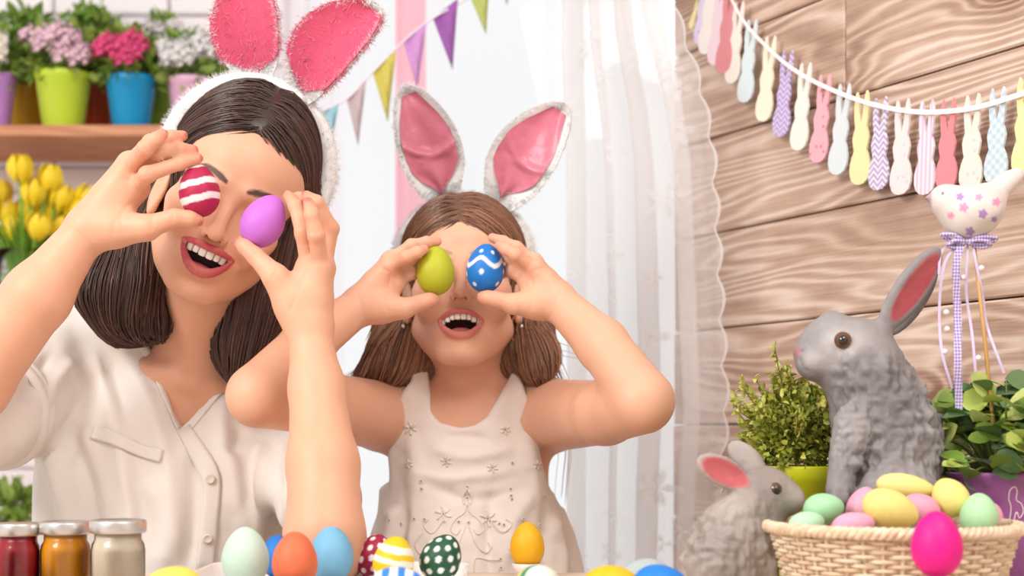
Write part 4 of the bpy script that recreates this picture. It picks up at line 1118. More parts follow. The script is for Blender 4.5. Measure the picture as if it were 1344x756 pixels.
def ear_shape(base, tip, width, bend, d0, d1, cup=0.010, thick=0.006, prof=None, nt=44, nu=20):
    """rabbit ear between two pixels: returns front grid and back grid points"""
    b = W(*base, d0); tpt = W(*tip, d1); ax = tpt - b; L = np.linalg.norm(ax); ax /= L
    fw = np.array([0, -1.0, 0]); fw = fw - ax * fw.dot(ax); fw /= np.linalg.norm(fw); rt = np.cross(ax, fw); rt = rt if rt[0] > 0 else -rt
    T = np.linspace(0, 1, nt); wv = width / F * d0 / 2 * np.interp(T, *prof)
    Uu = np.linspace(-1, 1, nu); Fr = []; Bk = []
    for tt, w in zip(T, wv):
        c = b + ax * L * tt + rt * bend * math.sin(math.pi * tt) + fw * 0.012 * math.sin(math.pi * tt)
        s = min(1, w / (wv.max() * 0.5))
        for u in Uu:
            Fr.append(c + rt * w * u + fw * (thick * s * (1 - abs(u) ** 3) * 0.4 - cup * s * (1 - u * u) + 0.004 * abs(u)))
            Bk.append(c + rt * w * u - fw * (thick * s * (1 - u ** 4) + cup * s * (1 - u * u)))
    return np.array(Fr), np.array(Bk), ax, fw, rt

PR = ([0, .06, .15, .3, .45, .6, .75, .88, .95, 1], [.22, .42, .64, .88, 1, .98, .86, .62, .40, .08])
PG = ([0, .06, .15, .3, .45, .6, .75, .88, .95, 1], [.30, .44, .66, .92, 1, .96, .80, .56, .36, .07])
def headband(H, label, R, yb, zc, ears, plush, tilt=0.0, band_r=0.011, ang=(-105, 105)):
    root = empty('bunny_ear_headband', H.pt(0, yb, zc + R)); tag(root, label, 'headband', 'bunny-ear headbands')
    a = np.radians(np.linspace(*ang, 46)); C = H.pts(np.stack([R * np.sin(a) * 0.98, yb - tilt * np.cos(a) * 0 + 0 * a, zc + R * np.cos(a)], 1))
    V, fs = tube(C, band_r, 12); Q = np.array([f for f in fs if len(f) == 4])
    SV, SQ, SC = fur(V, Q, 4200, np.ones(len(V), bool), 0.0055, 0.00024, (0, 0, 0), (0.97, 0.965, 0.965), 0.03)
    mk('band', np.concatenate([V, SV]), np.concatenate([Q, SQ + len(V)]), m_fur, root, colors=np.concatenate([np.full((len(V), 3), 0.96), SC]))
    for base, tip, width, bend, d0, d1 in ears:
        Fr, Bk, ax, fw, rt = ear_shape(base, tip, width, bend, d0, d1, prof=PR if plush else PG); nt, nu = 44, 20
        V = np.concatenate([Fr, Bk]); g = np.array(grid_faces(nt, nu, False)); m = len(Fr)
        side = [(i * nu, i * nu + m, i * nu + nu + m, i * nu + nu) for i in range(nt - 1)] + [(i * nu + nu - 1, i * nu + 2 * nu - 1, i * nu + 2 * nu - 1 + m, i * nu + nu - 1 + m) for i in range(nt - 1)]
        side += [((nt - 1) * nu + j, (nt - 1) * nu + j + m, (nt - 1) * nu + j + 1 + m, (nt - 1) * nu + j + 1) for j in range(nu - 1)]
        side += [(j, j + 1, j + 1 + m, j + m) for j in range(nu - 1)]
        N0 = np.cross(Fr[g[0, 1]] - Fr[g[0, 0]], Fr[g[0, 3]] - Fr[g[0, 0]])
        if N0 @ fw < 0: g = g[:, ::-1]; side = [tuple(q[::-1]) for q in side]
        Q = np.concatenate([g, g[:, ::-1] + m, np.array(side)])
        uu = np.tile(np.abs(np.linspace(-1, 1, nu)), nt); tt = np.repeat(np.linspace(0, 1, nt), nu)
        edge = np.concatenate([(uu > 0.80) | (tt > 0.93) | (tt < 0.2), np.ones(m, bool)])
        SV, SQ, SC = fur(V, Q, 5600, edge, 0.0062, 0.0003, tuple(ax * 0.25), (0.97, 0.965, 0.965), 0.03)
        ear = mk('ear', np.concatenate([V, SV]), np.concatenate([Q, SQ + len(V)]), m_fur, root, colors=np.concatenate([np.full((len(V), 3), 0.96), SC]))
        # inner lining
        G0 = Fr.reshape(nt, nu, 3); i0, i1 = (5, nt - 2) if plush else (5, nt - 3)
        c = G0.mean(1); k = 0.95 if plush else 0.80; P = []; nn = 24
        for i in range(i0, i1):
            f = (i - i0) / (i1 - i0 - 1); kk = k * (min(1, f / 0.16) ** 0.6 if f < 0.16 else (1 if plush else 1 - 0.35 * max(0, (f - 0.6) / 0.4) ** 1.5)) * (1 if plush else min(1, 0.35 + f * 2.2))
            for u in np.linspace(-1, 1, nn):
                q = np.array([np.interp(u * kk, np.linspace(-1, 1, nu), G0[i, :, x]) for x in range(3)])
                if plush: lift = 0.003
                else:
                    ridge = math.exp(-((f - 0.40 - 0.10 * (u * u) + 0.05 * u) / 0.035) ** 2) * 0.007 * (1 - u * u * .4)
                    lift = 0.0028 + ridge + 0.002 * math.sin(u * 5 + f * 9) * (0.5 + 0.5 * (f < 0.4)) + 0.004 * (f < 0.38) * (1 - abs(u)) * (1 - f)
                P.append(q + fw * lift)
        P = np.array(P); g2 = np.array(grid_faces(i1 - i0, nn, False)); g2 = g2 if np.cross(P[g2[0, 1]] - P[g2[0, 0]], P[g2[0, 3]] - P[g2[0, 0]]) @ fw > 0 else g2[:, ::-1]
        B2 = P - fw * 0.003; Q2 = np.concatenate([g2, g2[:, ::-1] + len(P)]); V2 = np.concatenate([P, B2])
        if plush:
            top = np.arange(len(V2)) < len(P)
            SV, SQ, SC = fur(V2, Q2, 7200, top, 0.0085, 0.00046, tuple(-ax * 0.35), lin(234, 120, 150), 0.4, curl=0.45)
            mk('inner_ear', np.concatenate([V2, SV]), np.concatenate([Q2, SQ + len(V2)]), m_fur, ear, colors=np.concatenate([np.repeat([lin(214, 78, 112)[:3]], len(V2), 0), SC]))
        else: mk('inner_ear', V2, Q2, m_satin, ear)
headband(HW, 'white plush headband with fluffy hot-pink bunny ears worn by the woman', 92, -26, 54,
         [((340, 112), (326, -34), 92, -0.008, 1.775, 1.75), ((386, 136), (497, 6), 88, -0.014, 1.775, 1.75)], True)
headband(HG, "white fur headband with dusty-pink satin bunny ears on the girl's hair", 86, -26, 46,
         [((586, 275), (532, 112), 84, 0.004, 1.925, 1.89), ((648, 277), (742, 136), 86, -0.006, 1.925, 1.89)], False)

# ------------------------------------------------------------------ eggs
def egg_axes(tilt, depth_tilt=0.0):
    """long axis direction: tilt in degrees clockwise from up in the picture"""
    a, b = math.radians(tilt), math.radians(depth_tilt); z = np.array([math.sin(a) * math.cos(b), -math.sin(b), math.cos(a) * math.cos(b)])
    x = np.cross([0, 1, 0], z); x = x / np.linalg.norm(x) if np.linalg.norm(x) > 1e-3 else np.array([1.0, 0, 0]); y = np.cross(z, x); return np.stack([x, y, z], 1)

m_eggpaint = attr_mat('painted_eggshell', 0.5, 90, 0.06, 0.12, 900, spec=0.4)
def egg(name_label, c, wd_, ht, tilt=0, col=(200, 200, 200), fn=None, dt=0.0, group='painted Easter eggs', hi=False):
    """c world centre, wd_/ht metres; fn(local unit coords) -> list of (mask, colour)"""
    n, m = (64, 84) if fn else (34, 44)
    th = np.linspace(0.0, np.pi, n + 1)[1:-1]; z = -np.cos(th); r = np.sin(th) * (1 - 0.13 * z - 0.03 * z * z)
    r /= r.max(); a = np.arange(m) * 2 * np.pi / m
    L = np.stack([r[:, None] * np.cos(a), r[:, None] * np.sin(a), np.repeat(z[:, None], m, 1)], -1).reshape(-1, 3)
    L = np.concatenate([L, [[0, 0, -1], [0, 0, 1]]]); k = n - 1
    fs = grid_faces(k, m) + [(k * m, (j + 1) % m, j) for j in range(m)] + [(k * m + 1, (k - 1) * m + j, (k - 1) * m + (j + 1) % m) for j in range(m)]
    R = egg_axes(tilt, dt); V = (L * [wd_ / 2, wd_ / 2, ht / 2]) @ R.T + np.array(c)
    C = np.repeat(np.array([lin(*col)[:3]]), len(V), 0)
    if fn:
        for mk_, cc in fn(L): mk_ = mk_[:, None]; C = C * (1 - mk_) + np.array(lin(*cc)[:3]) * mk_
    o = mk('easter_egg', V, fs, m_eggpaint, colors=C); tag(o, name_label, 'egg', group); return o

sstep = lambda x, w=0.02: np.clip(x / w + 0.5, 0, 1)
def bands(bs, col, wob=0.03, slope=0.0):
    def f(L):
        z = L[:, 2] + wob * np.sin(np.arctan2(L[:, 1], L[:, 0]) * 3) * 0.5 + slope * L[:, 0] + wob * 0.4 * np.sin(L[:, 0] * 9)
        return [(sum(sstep(z - a) * sstep(b - z) for a, b in bs), col)]
    return f
def dots(col, r, n=46, rot=0.0):
    def f(L):
        m = np.zeros(len(L))
        for i in range(n):
            z = 1 - 2 * (i + 0.5) / n; t = i * 2.39996 + rot; p = np.array([math.sqrt(1 - z * z) * math.cos(t), math.sqrt(1 - z * z) * math.sin(t), z])
            m = np.maximum(m, sstep(r - np.linalg.norm(L - p, axis=1), 0.03))
        return [(m, col)]
    return f
def wavy(L):
    th = np.arctan2(-L[:, 1], L[:, 0]); z = L[:, 2] - 0.20 + 0.16 * np.cos(th * 4 + 2.09)
    m = sstep(0.10 - np.abs(z)); out = [(m, (232, 238, 246))]; d = np.zeros(len(L))
    for t_, zz in ((1.75, -0.22), (0.55, -0.62), (1.95, 0.68), (1.05, 0.66), (2.9, -0.3), (2.3, -0.7), (4, -0.2), (5, 0.6), (0.2, -0.1)):
        p = np.array([math.sqrt(1 - zz * zz) * math.cos(t_), -math.sqrt(1 - zz * zz) * math.sin(t_), zz]); d = np.maximum(d, sstep(0.12 - np.linalg.norm(L - p, axis=1), 0.03))
    return out + [(d, (240, 244, 250))]
# held eggs
EH = 'eggs held in front of the eyes'
egg("crimson egg with white stripes held before the woman's eye", W(261.5, 250, 1.60), 0.0430, 0.0562, -6, (178, 30, 76), bands([(-0.50, -0.26), (0.10, 0.34), (0.80, 0.95)], (244, 226, 226), 0.03, -0.1), 0, EH)
egg("plain orchid-purple egg held before the woman's eye", W(346.5, 290, 1.60), 0.0450, 0.0585, 30, (196, 112, 212), None, 0, EH, True)
egg("plain olive-green egg held before the girl's eye", W(571.5, 355.5, 1.76), 0.0440, 0.0570, 2, (186, 190, 42), None, 0, EH, True)
egg("blue egg with a white wavy line and dots held before the girl's eye", W(637, 352, 1.76), 0.0440, 0.0565, 4, (26, 122, 208), wavy, 0, EH)

# table eggs
tray = empty('egg_tray', (W(437, 0, 1.445)[0], 1.445, 0.75)); tag(tray, 'low white ceramic tray holding a row of painted eggs', 'tray')
m_cer = simple('white_ceramic', lin(240, 236, 232), 0.2, 0.02, coat=0.3)
def rrect(hx, hy, r, n=8):
    P = []
    for cx, cy, a0 in ((hx - r, hy - r, 0), (-hx + r, hy - r, 90), (-hx + r, -hy + r, 180), (hx - r, -hy + r, 270)):
        for k in range(n + 1): a = math.radians(a0 + 90 * k / n); P.append((cx + r * math.cos(a), cy + r * math.sin(a)))
    return np.array(P)
c0 = ORG[tray.name]; rings = []
for hx, hy, zz in ((0.118, 0.078, 0.0005), (0.124, 0.084, 0.004), (0.1265, 0.0865, 0.014), (0.1285, 0.0885, 0.021), (0.1275, 0.0875, 0.0225), (0.1255, 0.0855, 0.021), (0.122, 0.082, 0.008), (0.116, 0.076, 0.005)):
    P = rrect(hx, hy, 0.03); rings.append(np.column_stack([P, np.full(len(P), zz)]) + c0)
m = len(rings[0]); mk('dish', np.concatenate(rings), grid_faces(len(rings), m) + [tuple(range(m))[::-1], tuple(range((len(rings) - 1) * m, len(rings) * m))], m_cer, tray)
for i, (x, y) in enumerate([(-0.08, -0.035), (-0.03, -0.045), (0.0, 0.0), (0.035, 0.045), (0.055, -0.005), (0.1, 0.02), (-0.055, 0.04)]):
    a = np.linspace(0, 2 * np.pi, 25); mk('cup_ring', *tube(np.stack([np.cos(a) * 0.016, np.sin(a) * 0.016, 0 * a + 0.008], 1) + c0 + [x, y, 0], 0.003, 8, False), m_cer, tray)
TE = 'painted eggs in the tray'
def tegg(label, px, top, wpx, d, col, fn=None, tilt=0, asp=1.28, dt=0, group=TE, zmin=0.7585):
    w = wpx / F * d; h = w * asp; ztop = W(0, top, d)[2]; a = math.radians(tilt); b = math.radians(dt); cz = math.cos(a) * math.cos(b)
    hh = math.sqrt((h / 2 * cz) ** 2 + (w / 2) ** 2 * (1 - cz * cz))
    zc = ztop - hh
    if zc - hh < zmin: zc = zmin + hh
    return egg(label, np.array([W(px, 0, d)[0], d, zc]), w, h, tilt, col, fn, dt, group, True)
tegg('pale mint egg standing in the white tray', 322, 697, 62, 1.41, (196, 222, 206))
tegg('bright blue egg half hidden behind the orange egg', 364, 702, 44, 1.488, (30, 118, 206))
tegg('terracotta-orange egg standing in the tray', 387, 703, 60, 1.385, (222, 112, 74))
tegg('sky-blue egg standing in the tray beside the orange egg', 435, 692, 58, 1.452, (120, 182, 218))
tegg('crimson egg with white dots leaning in the tray', 490, 703, 46, 1.50, (158, 22, 62), dots((240, 226, 226), 0.16, 40, 0.7), 22, 1.3)
tegg('yellow and white striped egg in the tray', 517, 709, 54, 1.43, (242, 198, 30), bands([(-0.95, -0.52), (-0.12, 0.10), (0.34, 0.62)], (244, 238, 224), 0.02), 12, 1.2)
tegg('dark green egg with white dots at the end of the tray', 579, 703, 54, 1.46, (26, 84, 60), dots((244, 244, 238), 0.15, 44, 2.1), 25, 1.2)
TG = 'painted eggs lying on the table'
tegg('blue and white striped egg lying in front of the tray', 523, 744, 64, 1.26, (48, 132, 222), bands([(-0.75, -0.5), (-0.25, 0.0), (0.25, 0.5), (0.72, 0.9)], (244, 244, 244), 0.02), 88, 1.28, 0, TG, 0.7503)
tegg('green, pink and yellow striped egg lying below the egg cup', 706, 740, 62, 1.28, (226, 234, 218), lambda L: bands([(0.15, 0.45)], (60, 142, 96))(L) + bands([(-0.15, 0.12)], (236, 206, 84))(L) + bands([(-0.9, -0.4)], (236, 196, 206))(L), 40, 1.28, 62, TG, 0.7503)
tegg('golden yellow egg lying beside the blue egg', 800, 742, 60, 1.29, (238, 190, 32), None, 75, 1.28, 0, TG, 0.7503)
tegg('grey-blue egg lying behind the yellow and blue eggs', 848, 738, 60, 1.345, (178, 192, 194), None, -80, 1.28, 30, TG, 0.7503)
tegg('cobalt blue egg lying beside the small rabbit', 868, 741, 61, 1.285, (30, 128, 220), None, 95, 1.28, 0, TG, 0.7503)
tegg('lemon yellow egg lying beside the white jar', 229, 744, 62, 1.275, (238, 216, 96), None, -82, 1.28, 0, TG, 0.7503)
p9 = W(692, 0, 1.60)
tegg('golden egg standing in a white egg cup before the girl', 692, 685, 45, 1.60, (236, 176, 24), None, 0, 1.36, 0, 'eggs in egg cups')
def egg_cup(label, x, y, z0, zr, r):
    e = empty('egg_cup', (x, y, z0)); tag(e, label, 'egg cup', 'white egg cups'); h = zr - z0
    mk('bowl', *lathe([(r * 0.45, h * 0.25), (r * 0.8, h * 0.5), (r, h * 0.97), (r * 0.97, h), (r * 0.92, h * 0.97), (r * 0.7, h * 0.5), (0.001, h * 0.32)], 32, (x, y, z0), True, False), m_cer, e)
    mk('foot', *lathe([(r * 0.8, 0), (r * 0.8, h * 0.06), (r * 0.45, h * 0.15), (r * 0.45, h * 0.26)], 32, (x, y, z0)), m_cer, e)
egg_cup('white ceramic egg cup with the golden egg', p9[0], 1.60, 0.75, W(0, 739, 1.60)[2], 0.0165)

# ------------------------------------------------------------------ paint jars
t = NT('jar_glass'); tr = t.n('ShaderNodeBsdfTransparent', ins={0: (0.96, 0.97, 0.97, 1)}); gl = t.n('ShaderNodeBsdfGlossy', ins={1: 0.05}); fr_ = t.n('ShaderNodeFresnel', ins={0: 1.45})
mx = t.n('ShaderNodeMixShader', ins={0: fr_.outputs[0], 1: tr.outputs[0], 2: gl.outputs[0]}); t.t.links.new(mx.outputs[0], t.out.inputs[0]); m_glass = t.m
m_lid = simple('brushed_lid', lin(214, 210, 206), 0.32, 0.04, metal=0.85)
for label, px, top, wpx, d, col in (('small glass jar of crimson paint with metal lid', 24, 686, 58, 1.46, (176, 24, 44)), ('small glass jar of amber-yellow paint with metal lid', 86, 684, 66, 1.46, (232, 158, 12)), ('small glass jar of cream-white paint with metal lid', 155, 682, 72, 1.43, (228, 212, 190)), ('small glass jar of sage-green paint with metal lid', -36, 700, 62, 1.38, (150, 160, 140))):
    x = W(px, 0, d)[0]; r = wpx / F * d / 2; zt = W(0, top, d)[2] - 0.75; j = empty('paint_jar', (x, d, 0.75)); tag(j, label, 'jar', 'paint jars')
    gr = r * 0.97; hl = 0.0125
    mk('glass', *lathe([(gr * 0.85, 0), (gr * 0.97, 0.003), (gr, 0.008), (gr, zt - hl - 0.016), (gr * 0.96, zt - hl - 0.010), (gr * 0.86, zt - hl - 0.006), (gr * 0.86, zt - 0.003)], 40, (x, d, 0.75), True, False), m_glass, j)
    mk('paint', *lathe([(gr * 0.8, 0.003), (gr * 0.955, 0.008), (gr * 0.955, zt - hl - 0.017), (gr * 0.9, zt - hl - 0.0105), (gr * 0.82, zt - hl - 0.006), (gr * 0.82, zt - hl), (0.0005, zt - hl)], 40, (x, d, 0.75), True, False), simple('paint_' + label.split()[4], lin(*col), 0.3, 0.05, 40), j)
    mk('lid', *lathe([(r * 0.93, zt - hl), (r * 1.0, zt - hl + 0.0008), (r * 1.02, zt - hl + 0.003), (r * 1.02, zt - 0.002), (r * 0.99, zt - 0.0005), (r * 0.93, zt), (r * 0.88, zt - 0.001), (0.0005, zt - 0.001)], 48, (x, d, 0.75), True, False), m_lid, j)

# ------------------------------------------------------------------ basket of pastel eggs
m_wick = wood_mat('pale_wicker', lin(244, 228, 204), lin(230, 206, 176), lin(196, 160, 126), 10, False)
BX, BY, BR, BRB, BZ = W(1171, 0, 1.385)[0], 1.385, 0.112, 0.088, W(0, 688, 1.385)[2]
bk = empty('wicker_basket', (BX, BY, 0.75)); tag(bk, 'round pale wicker basket full of pastel eggs', 'basket')
NS = 40; zb, zr = 0.752, BZ - 0.004
rad = lambda z: BRB + (BR - 0.004 - BRB) * ((z - zb) / (zr - zb)) ** 0.8
for k in range(NS):
    a = 2 * math.pi * k / NS; P = [(BX + rad(z) * math.cos(a), BY + rad(z) * math.sin(a), z) for z in np.linspace(zb, zr, 6)]; mk('stake', *tube(P, 0.0019, 6), m_wick, bk)
NR = 15
for r_ in range(NR):
    z = zb + 0.003 + (zr - zb - 0.005) * r_ / (NR - 1); a = np.linspace(0, 2 * np.pi, NS * 6 + 1)[:-1]; sg = 1 if r_ % 2 else -1
    P = np.stack([BX + (rad(z) + sg * 0.0026 * np.cos(a * NS / 2)) * np.cos(a), BY + (rad(z) + sg * 0.0026 * np.cos(a * NS / 2)) * np.sin(a), z + 0 * a], 1)
    V, _ = tube(np.concatenate([P, P[:1]]), 0.0020, 6, False); mk('weaver', V[:-6], [tuple(i % (len(V) - 6) for i in f) for f in grid_faces(len(P) + 1, 6)], m_wick, bk)
for s in (0, 1, 2):
    a = np.linspace(0, 2 * np.pi, 361); ph = a * 36 + s * 2.094; P = np.stack([BX + (BR + 0.0030 * np.cos(ph)) * np.cos(a), BY + (BR + 0.0030 * np.cos(ph)) * np.sin(a), BZ - 0.002 + 0.0030 * np.sin(ph)], 1); mk('rim_braid', *tube(P, 0.0030, 7, False), m_wick, bk)
mk('base', *lathe([(0.001, 0.7505), (BRB, 0.7505), (BRB, 0.755), (0.001, 0.755)], 40, (BX, BY, 0), False, False), m_wick, bk)
# paper straw
P = []
for _ in range(500):
    a, r_ = rng.uniform(0, 6.28), 0.085 * math.sqrt(rng.random()); c = np.array([BX + r_ * math.cos(a), BY + r_ * math.sin(a), 0.775 + 0.018 * rng.random()]); d = rng.normal(0, 1, 3) * [1, 1, 0.25]; d /= np.linalg.norm(d); e = rng.normal(0, 0.006, 3)
    P.append(spline([c - d * 0.018, c - d * 0.006 + e * [1, 1, .3], c + d * 0.006 - e * [1, 1, .3], c + d * 0.018], 7))
V, Q = strands(np.array(P), 0.0008, 0.0006); tag(mk('paper_straw', V, Q, simple('cream_paper', lin(236, 222, 186), 0.8)), 'cream paper straw bedding under the pastel eggs', 'straw', kind='stuff')
BE = 'pastel eggs in the wicker basket'
def begg(label, px, py, wpx, hpx, tilt, d, col, dt=0): egg(label, W(px, py, d), wpx / F * d, hpx / F * d, tilt, col, None, dt, BE, True)
begg('mint green egg at the rim of the basket beside the small rabbit', 1081, 668, 42, 54, 80, 1.40, (172, 226, 178))
begg('pale mint egg low at the rim beneath the mint green one', 1058, 690, 38, 50, 70, 1.37, (188, 230, 196))
begg('pink egg standing behind the large yellow egg', 1132, 664, 40, 52, 20, 1.42, (240, 172, 196))
begg('large butter-yellow egg lying in front in the basket', 1169, 669, 52, 76, 110, 1.345, (250, 228, 138))
begg('long pale yellow egg lying on top at the back', 1189, 639, 34, 78, 98, 1.42, (252, 236, 150))
begg('pink egg between the yellow eggs', 1209, 668, 40, 52, -60, 1.39, (240, 166, 190))
begg('round yellow egg near the purple pot', 1247, 653, 48, 54, -30, 1.40, (250, 234, 140))
begg('pale mint egg pointing up at the rim beside the purple pot', 1285, 676, 50, 58, 0, 1.38, (184, 232, 182))
begg('flat pink egg low behind the front rim', 1120, 690, 36, 58, 80, 1.335, (240, 172, 198))
begg('pink egg behind the mint egg near the purple pot', 1297, 684, 40, 50, 20, 1.42, (238, 172, 190))
pm_ = W(1229.5, 714.5, 1.235)
egg('glossy magenta egg standing in front of the wicker basket', pm_, 0.0415, 0.0545, -2, (232, 20, 142), None, 0, 'eggs in egg cups', True)
egg_cup('white ceramic egg cup under the magenta egg', pm_[0], 1.235, 0.75, 0.7835, 0.0165)

# ------------------------------------------------------------------ rabbit figurines
m_stone = attr_mat('grey_resin', 0.55, 60, 0.18, 0.5, 220, spec=0.35)
def rabbit(name, label, ops, h, furf, colf, eyes, base):
    V, Q = polygonise(ops, h); N = normals(V, Q); a = furf(V)
    q = V * [1, 1, 0.7]
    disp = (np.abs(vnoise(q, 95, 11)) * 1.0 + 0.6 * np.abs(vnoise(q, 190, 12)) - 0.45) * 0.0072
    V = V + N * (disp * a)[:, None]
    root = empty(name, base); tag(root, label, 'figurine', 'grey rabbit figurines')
    C = colf(V, N); C = C * (1 - 0.12 * a * np.clip(0.5 - disp / 0.004, 0, 1))[:, None]  # hollows of the fur relief tinted darker, shade put into the colour
    mk('body', V, Q, m_stone, root, colors=C)
    m_eye = simple('amber_glass_eye', lin(92, 56, 26), 0.08, 0.1, coat=1.0); m_pu = simple('black_pupil', lin(14, 10, 9), 0.06, coat=1.0)
    for c, r, look in eyes:
        look = np.array(look, float); look /= np.linalg.norm(look); u = np.linspace(0.02, np.pi - 0.02, 15); prof = np.stack([r * np.sin(u), -r * np.cos(u)], 1); e = mk('eye', *lathe(prof, 20, c), m_eye, root)
        mk('pupil', *lathe(prof * 0.72, 18, c + look * r * 0.36), m_pu, e)
G1 = np.array(lin(120, 116, 118)[:3]); G2 = np.array(lin(196, 190, 190)[:3]); PK = np.array(lin(200, 104, 110)[:3]); PKD = np.array(lin(160, 62, 72)[:3])
def tri(base, tip, side, d0, d1, roll=0.0):
    """ear axes: along, width, thickness"""
    b, t_ = W(*base, d0), W(*tip, d1); ax = (t_ - b); L = np.linalg.norm(ax); ax /= L; n = np.array([0, -1.0, 0]); n = n - ax * n.dot(ax); n /= np.linalg.norm(n); w = np.cross(ax, n)
    n, w = n * math.cos(roll) + w * math.sin(roll), w * math.cos(roll) - n * math.sin(roll)
    return (b + t_) / 2, L / 2, np.stack([w, n, ax], 1)
# large sitting rabbit
DR = 1.50; s_ = DR / F
def rb(px, py, d=0.0): return W(px, py, DR + d)
c1_, L1, R1 = tri((1158, 432), (1232, 328), 1, DR - 0.01, DR - 0.012, 0.35); c2_, L2, R2 = tri((1166, 438), (1226, 345), 1, DR + 0.03, DR + 0.045, -0.3)
fwd1 = R1[:, 1]
ops = [U(el(rb(1122, 462), (0.040, 0.034, 0.034)), 0.01), U(el(rb(1086, 452), (0.028, 0.026, 0.025)), 0.014), U(el(rb(1066, 474), (0.0165, 0.019, 0.0165)), 0.010), U(rc(rb(1052, 462), rb(1092, 424), 0.006, 0.012), 0.010), U(el(rb(1082, 482), (0.022, 0.020, 0.014)), 0.010),
       U(el(rb(1128, 486), (0.036, 0.040, 0.034)), 0.014), U(el(rb(1150, 530), (0.044, 0.044, 0.05)), 0.02), U(el(rb(1166, 590), (0.052, 0.056, 0.062)), 0.02), U(el(rb(1162, 690), (0.055, 0.060, 0.068)), 0.02)]
for sd in (-1, 1):
    ops += [U(el(rb(1180, 668, sd * 0.050), (0.044, 0.026, 0.046)), 0.005), U(rc(rb(1118, 555, sd * 0.034), rb(1104, 628, sd * 0.046), 0.018, 0.0135), 0.006), U(el(rb(1102, 643, sd * 0.049), (0.0135, 0.014, 0.0125)), 0.004), U(rc(rb(1120, 756, sd * 0.04), rb(1185, 752, sd * 0.045), 0.014, 0.02), 0.01)]
    for k in (-1, 0, 1): ops.append(U(rc(rb(1102 + 6 * k, 644, sd * 0.049 - 0.010), rb(1102 + 7 * k, 658, sd * 0.049 - 0.013), 0.005, 0.0042), 0.0008))
ops += [U(el(rb(1232, 715), (0.022, 0.022, 0.024)), 0.01), D(el(rb(1105, 446, -0.033), (0.0115, 0.006, 0.009)), 0.004), U(el(rb(1106, 448, -0.0275), (0.0125, 0.006, 0.0105)), 0.003)]
ops += [U(el(c1_, (0.0185, 0.008, L1 * 1.06), R1), 0.008), D(el(c1_ + fwd1 * 0.009 + R1[:, 2] * 0.004, (0.0125, 0.0075, L1 * 0.88), R1), 0.002), U(el(c2_, (0.016, 0.008, L2 * 1.05), R2), 0.008)]
ops += [U(el(rb(1066, 478, -0.012), (0.0125, 0.012, 0.012)), 0.006), D(rc(rb(1050, 472, -0.012), rb(1062, 491, -0.020), 0.0014, 0.0014), 0.003), D(rc(rb(1062, 491, -0.020), rb(1084, 494, -0.026), 0.0014, 0.0012), 0.003), D(rc(rb(1051, 461, -0.010), rb(1058, 464, -0.014), 0.0014, 0.001), 0.002), D(rc(rb(1092, 462, -0.040), rb(1112, 470, -0.042), 0.002, 0.002), 0.008)]
def f1(V):
    px = 672 + F * V[:, 0] / V[:, 1]; py = HORIZ - F * (V[:, 2] - CAMZ) / V[:, 1]
    a = np.clip((py - 452) / 30, 0.0, 1) * np.clip((px - 1082) / 25, 0.0, 1); return a * (1 - 0.75 * np.clip((py - 610) / 25, 0, 1)) * (1 - np.clip((430 - py) / 10, 0, 1))
def col1(V, N):
    C = G1 + (G2 - G1) * np.clip(0.5 + 0.7 * vnoise(V, 22, 21), 0, 1)[:, None] * 0.55
    py = HORIZ - F * (V[:, 2] - CAMZ) / V[:, 1]; px = 672 + F * V[:, 0] / V[:, 1]
    f = np.clip(1 - np.linalg.norm((np.stack([px, py], 1) - [1070, 470]) / [40, 34], axis=1), 0, 1)[:, None]; C = C * (1 - f * .6) + G2 * f * .6
    l = (V - c1_) @ R1; ins = np.clip((1.0 - np.sqrt((l[:, 0] / 0.0125) ** 2 + ((l[:, 2] - 0.004) / (L1 * 0.9)) ** 2)) * 8, 0, 1) * (l[:, 1] > -0.001) * (l[:, 1] < 0.012)
    k = np.clip(0.5 + l[:, 0] / 0.02, 0, 1)[:, None]; C = C * (1 - ins[:, None]) + (PK * (1 - k) + PKD * k) * ins[:, None]
    nz = np.clip(1.4 - np.linalg.norm(V - rb(1050, 463, -0.004), axis=1) / 0.006, 0, 1)[:, None]; C = C * (1 - nz) + PK * nz
    ey = np.clip(1.6 - np.linalg.norm((V - rb(1105, 447, -0.034)) / [0.0150, 0.02, 0.0125], axis=1), 0, 1)[:, None] * 0.7; C = C * (1 - ey) + G2 * 1.05 * ey
    return C
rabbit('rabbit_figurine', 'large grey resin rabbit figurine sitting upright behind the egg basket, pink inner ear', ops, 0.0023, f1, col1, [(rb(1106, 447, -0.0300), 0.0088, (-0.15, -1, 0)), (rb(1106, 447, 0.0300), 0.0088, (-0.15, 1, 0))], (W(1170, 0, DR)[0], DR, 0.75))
# small crouching rabbit
DR = 1.43
c3_, L3, R3 = tri((982, 636), (916, 603), 1, DR - 0.012, DR - 0.03, 0.1); c4_, L4, R4 = tri((1000, 622), (960, 582), 1, DR + 0.012, DR + 0.03, 0.4)
ops = [U(el(rb(1002, 645), (0.028, 0.025, 0.024)), 0.01), U(el(rb(1030, 655), (0.017, 0.018, 0.016)), 0.010), U(el(rb(1042, 657), (0.0095, 0.013, 0.011)), 0.006), U(el(rb(985, 672), (0.028, 0.030, 0.030)), 0.014), U(el(rb(966, 712), (0.040, 0.040, 0.042)), 0.016), U(el(rb(955, 748), (0.044, 0.042, 0.034)), 0.012)]
for sd in (-1, 1):
    ops += [U(el(rb(945, 745, sd * 0.032), (0.032, 0.018, 0.034)), 0.008), U(rc(rb(1002, 700, sd * 0.018), rb(1008, 772, sd * 0.02), 0.015, 0.010), 0.008), U(rc(rb(1000, 774, sd * 0.02), rb(1018, 776, sd * 0.02), 0.009, 0.008), 0.004), U(rc(rb(940, 775, sd * 0.034), rb(985, 776, sd * 0.034), 0.010, 0.009), 0.004)]
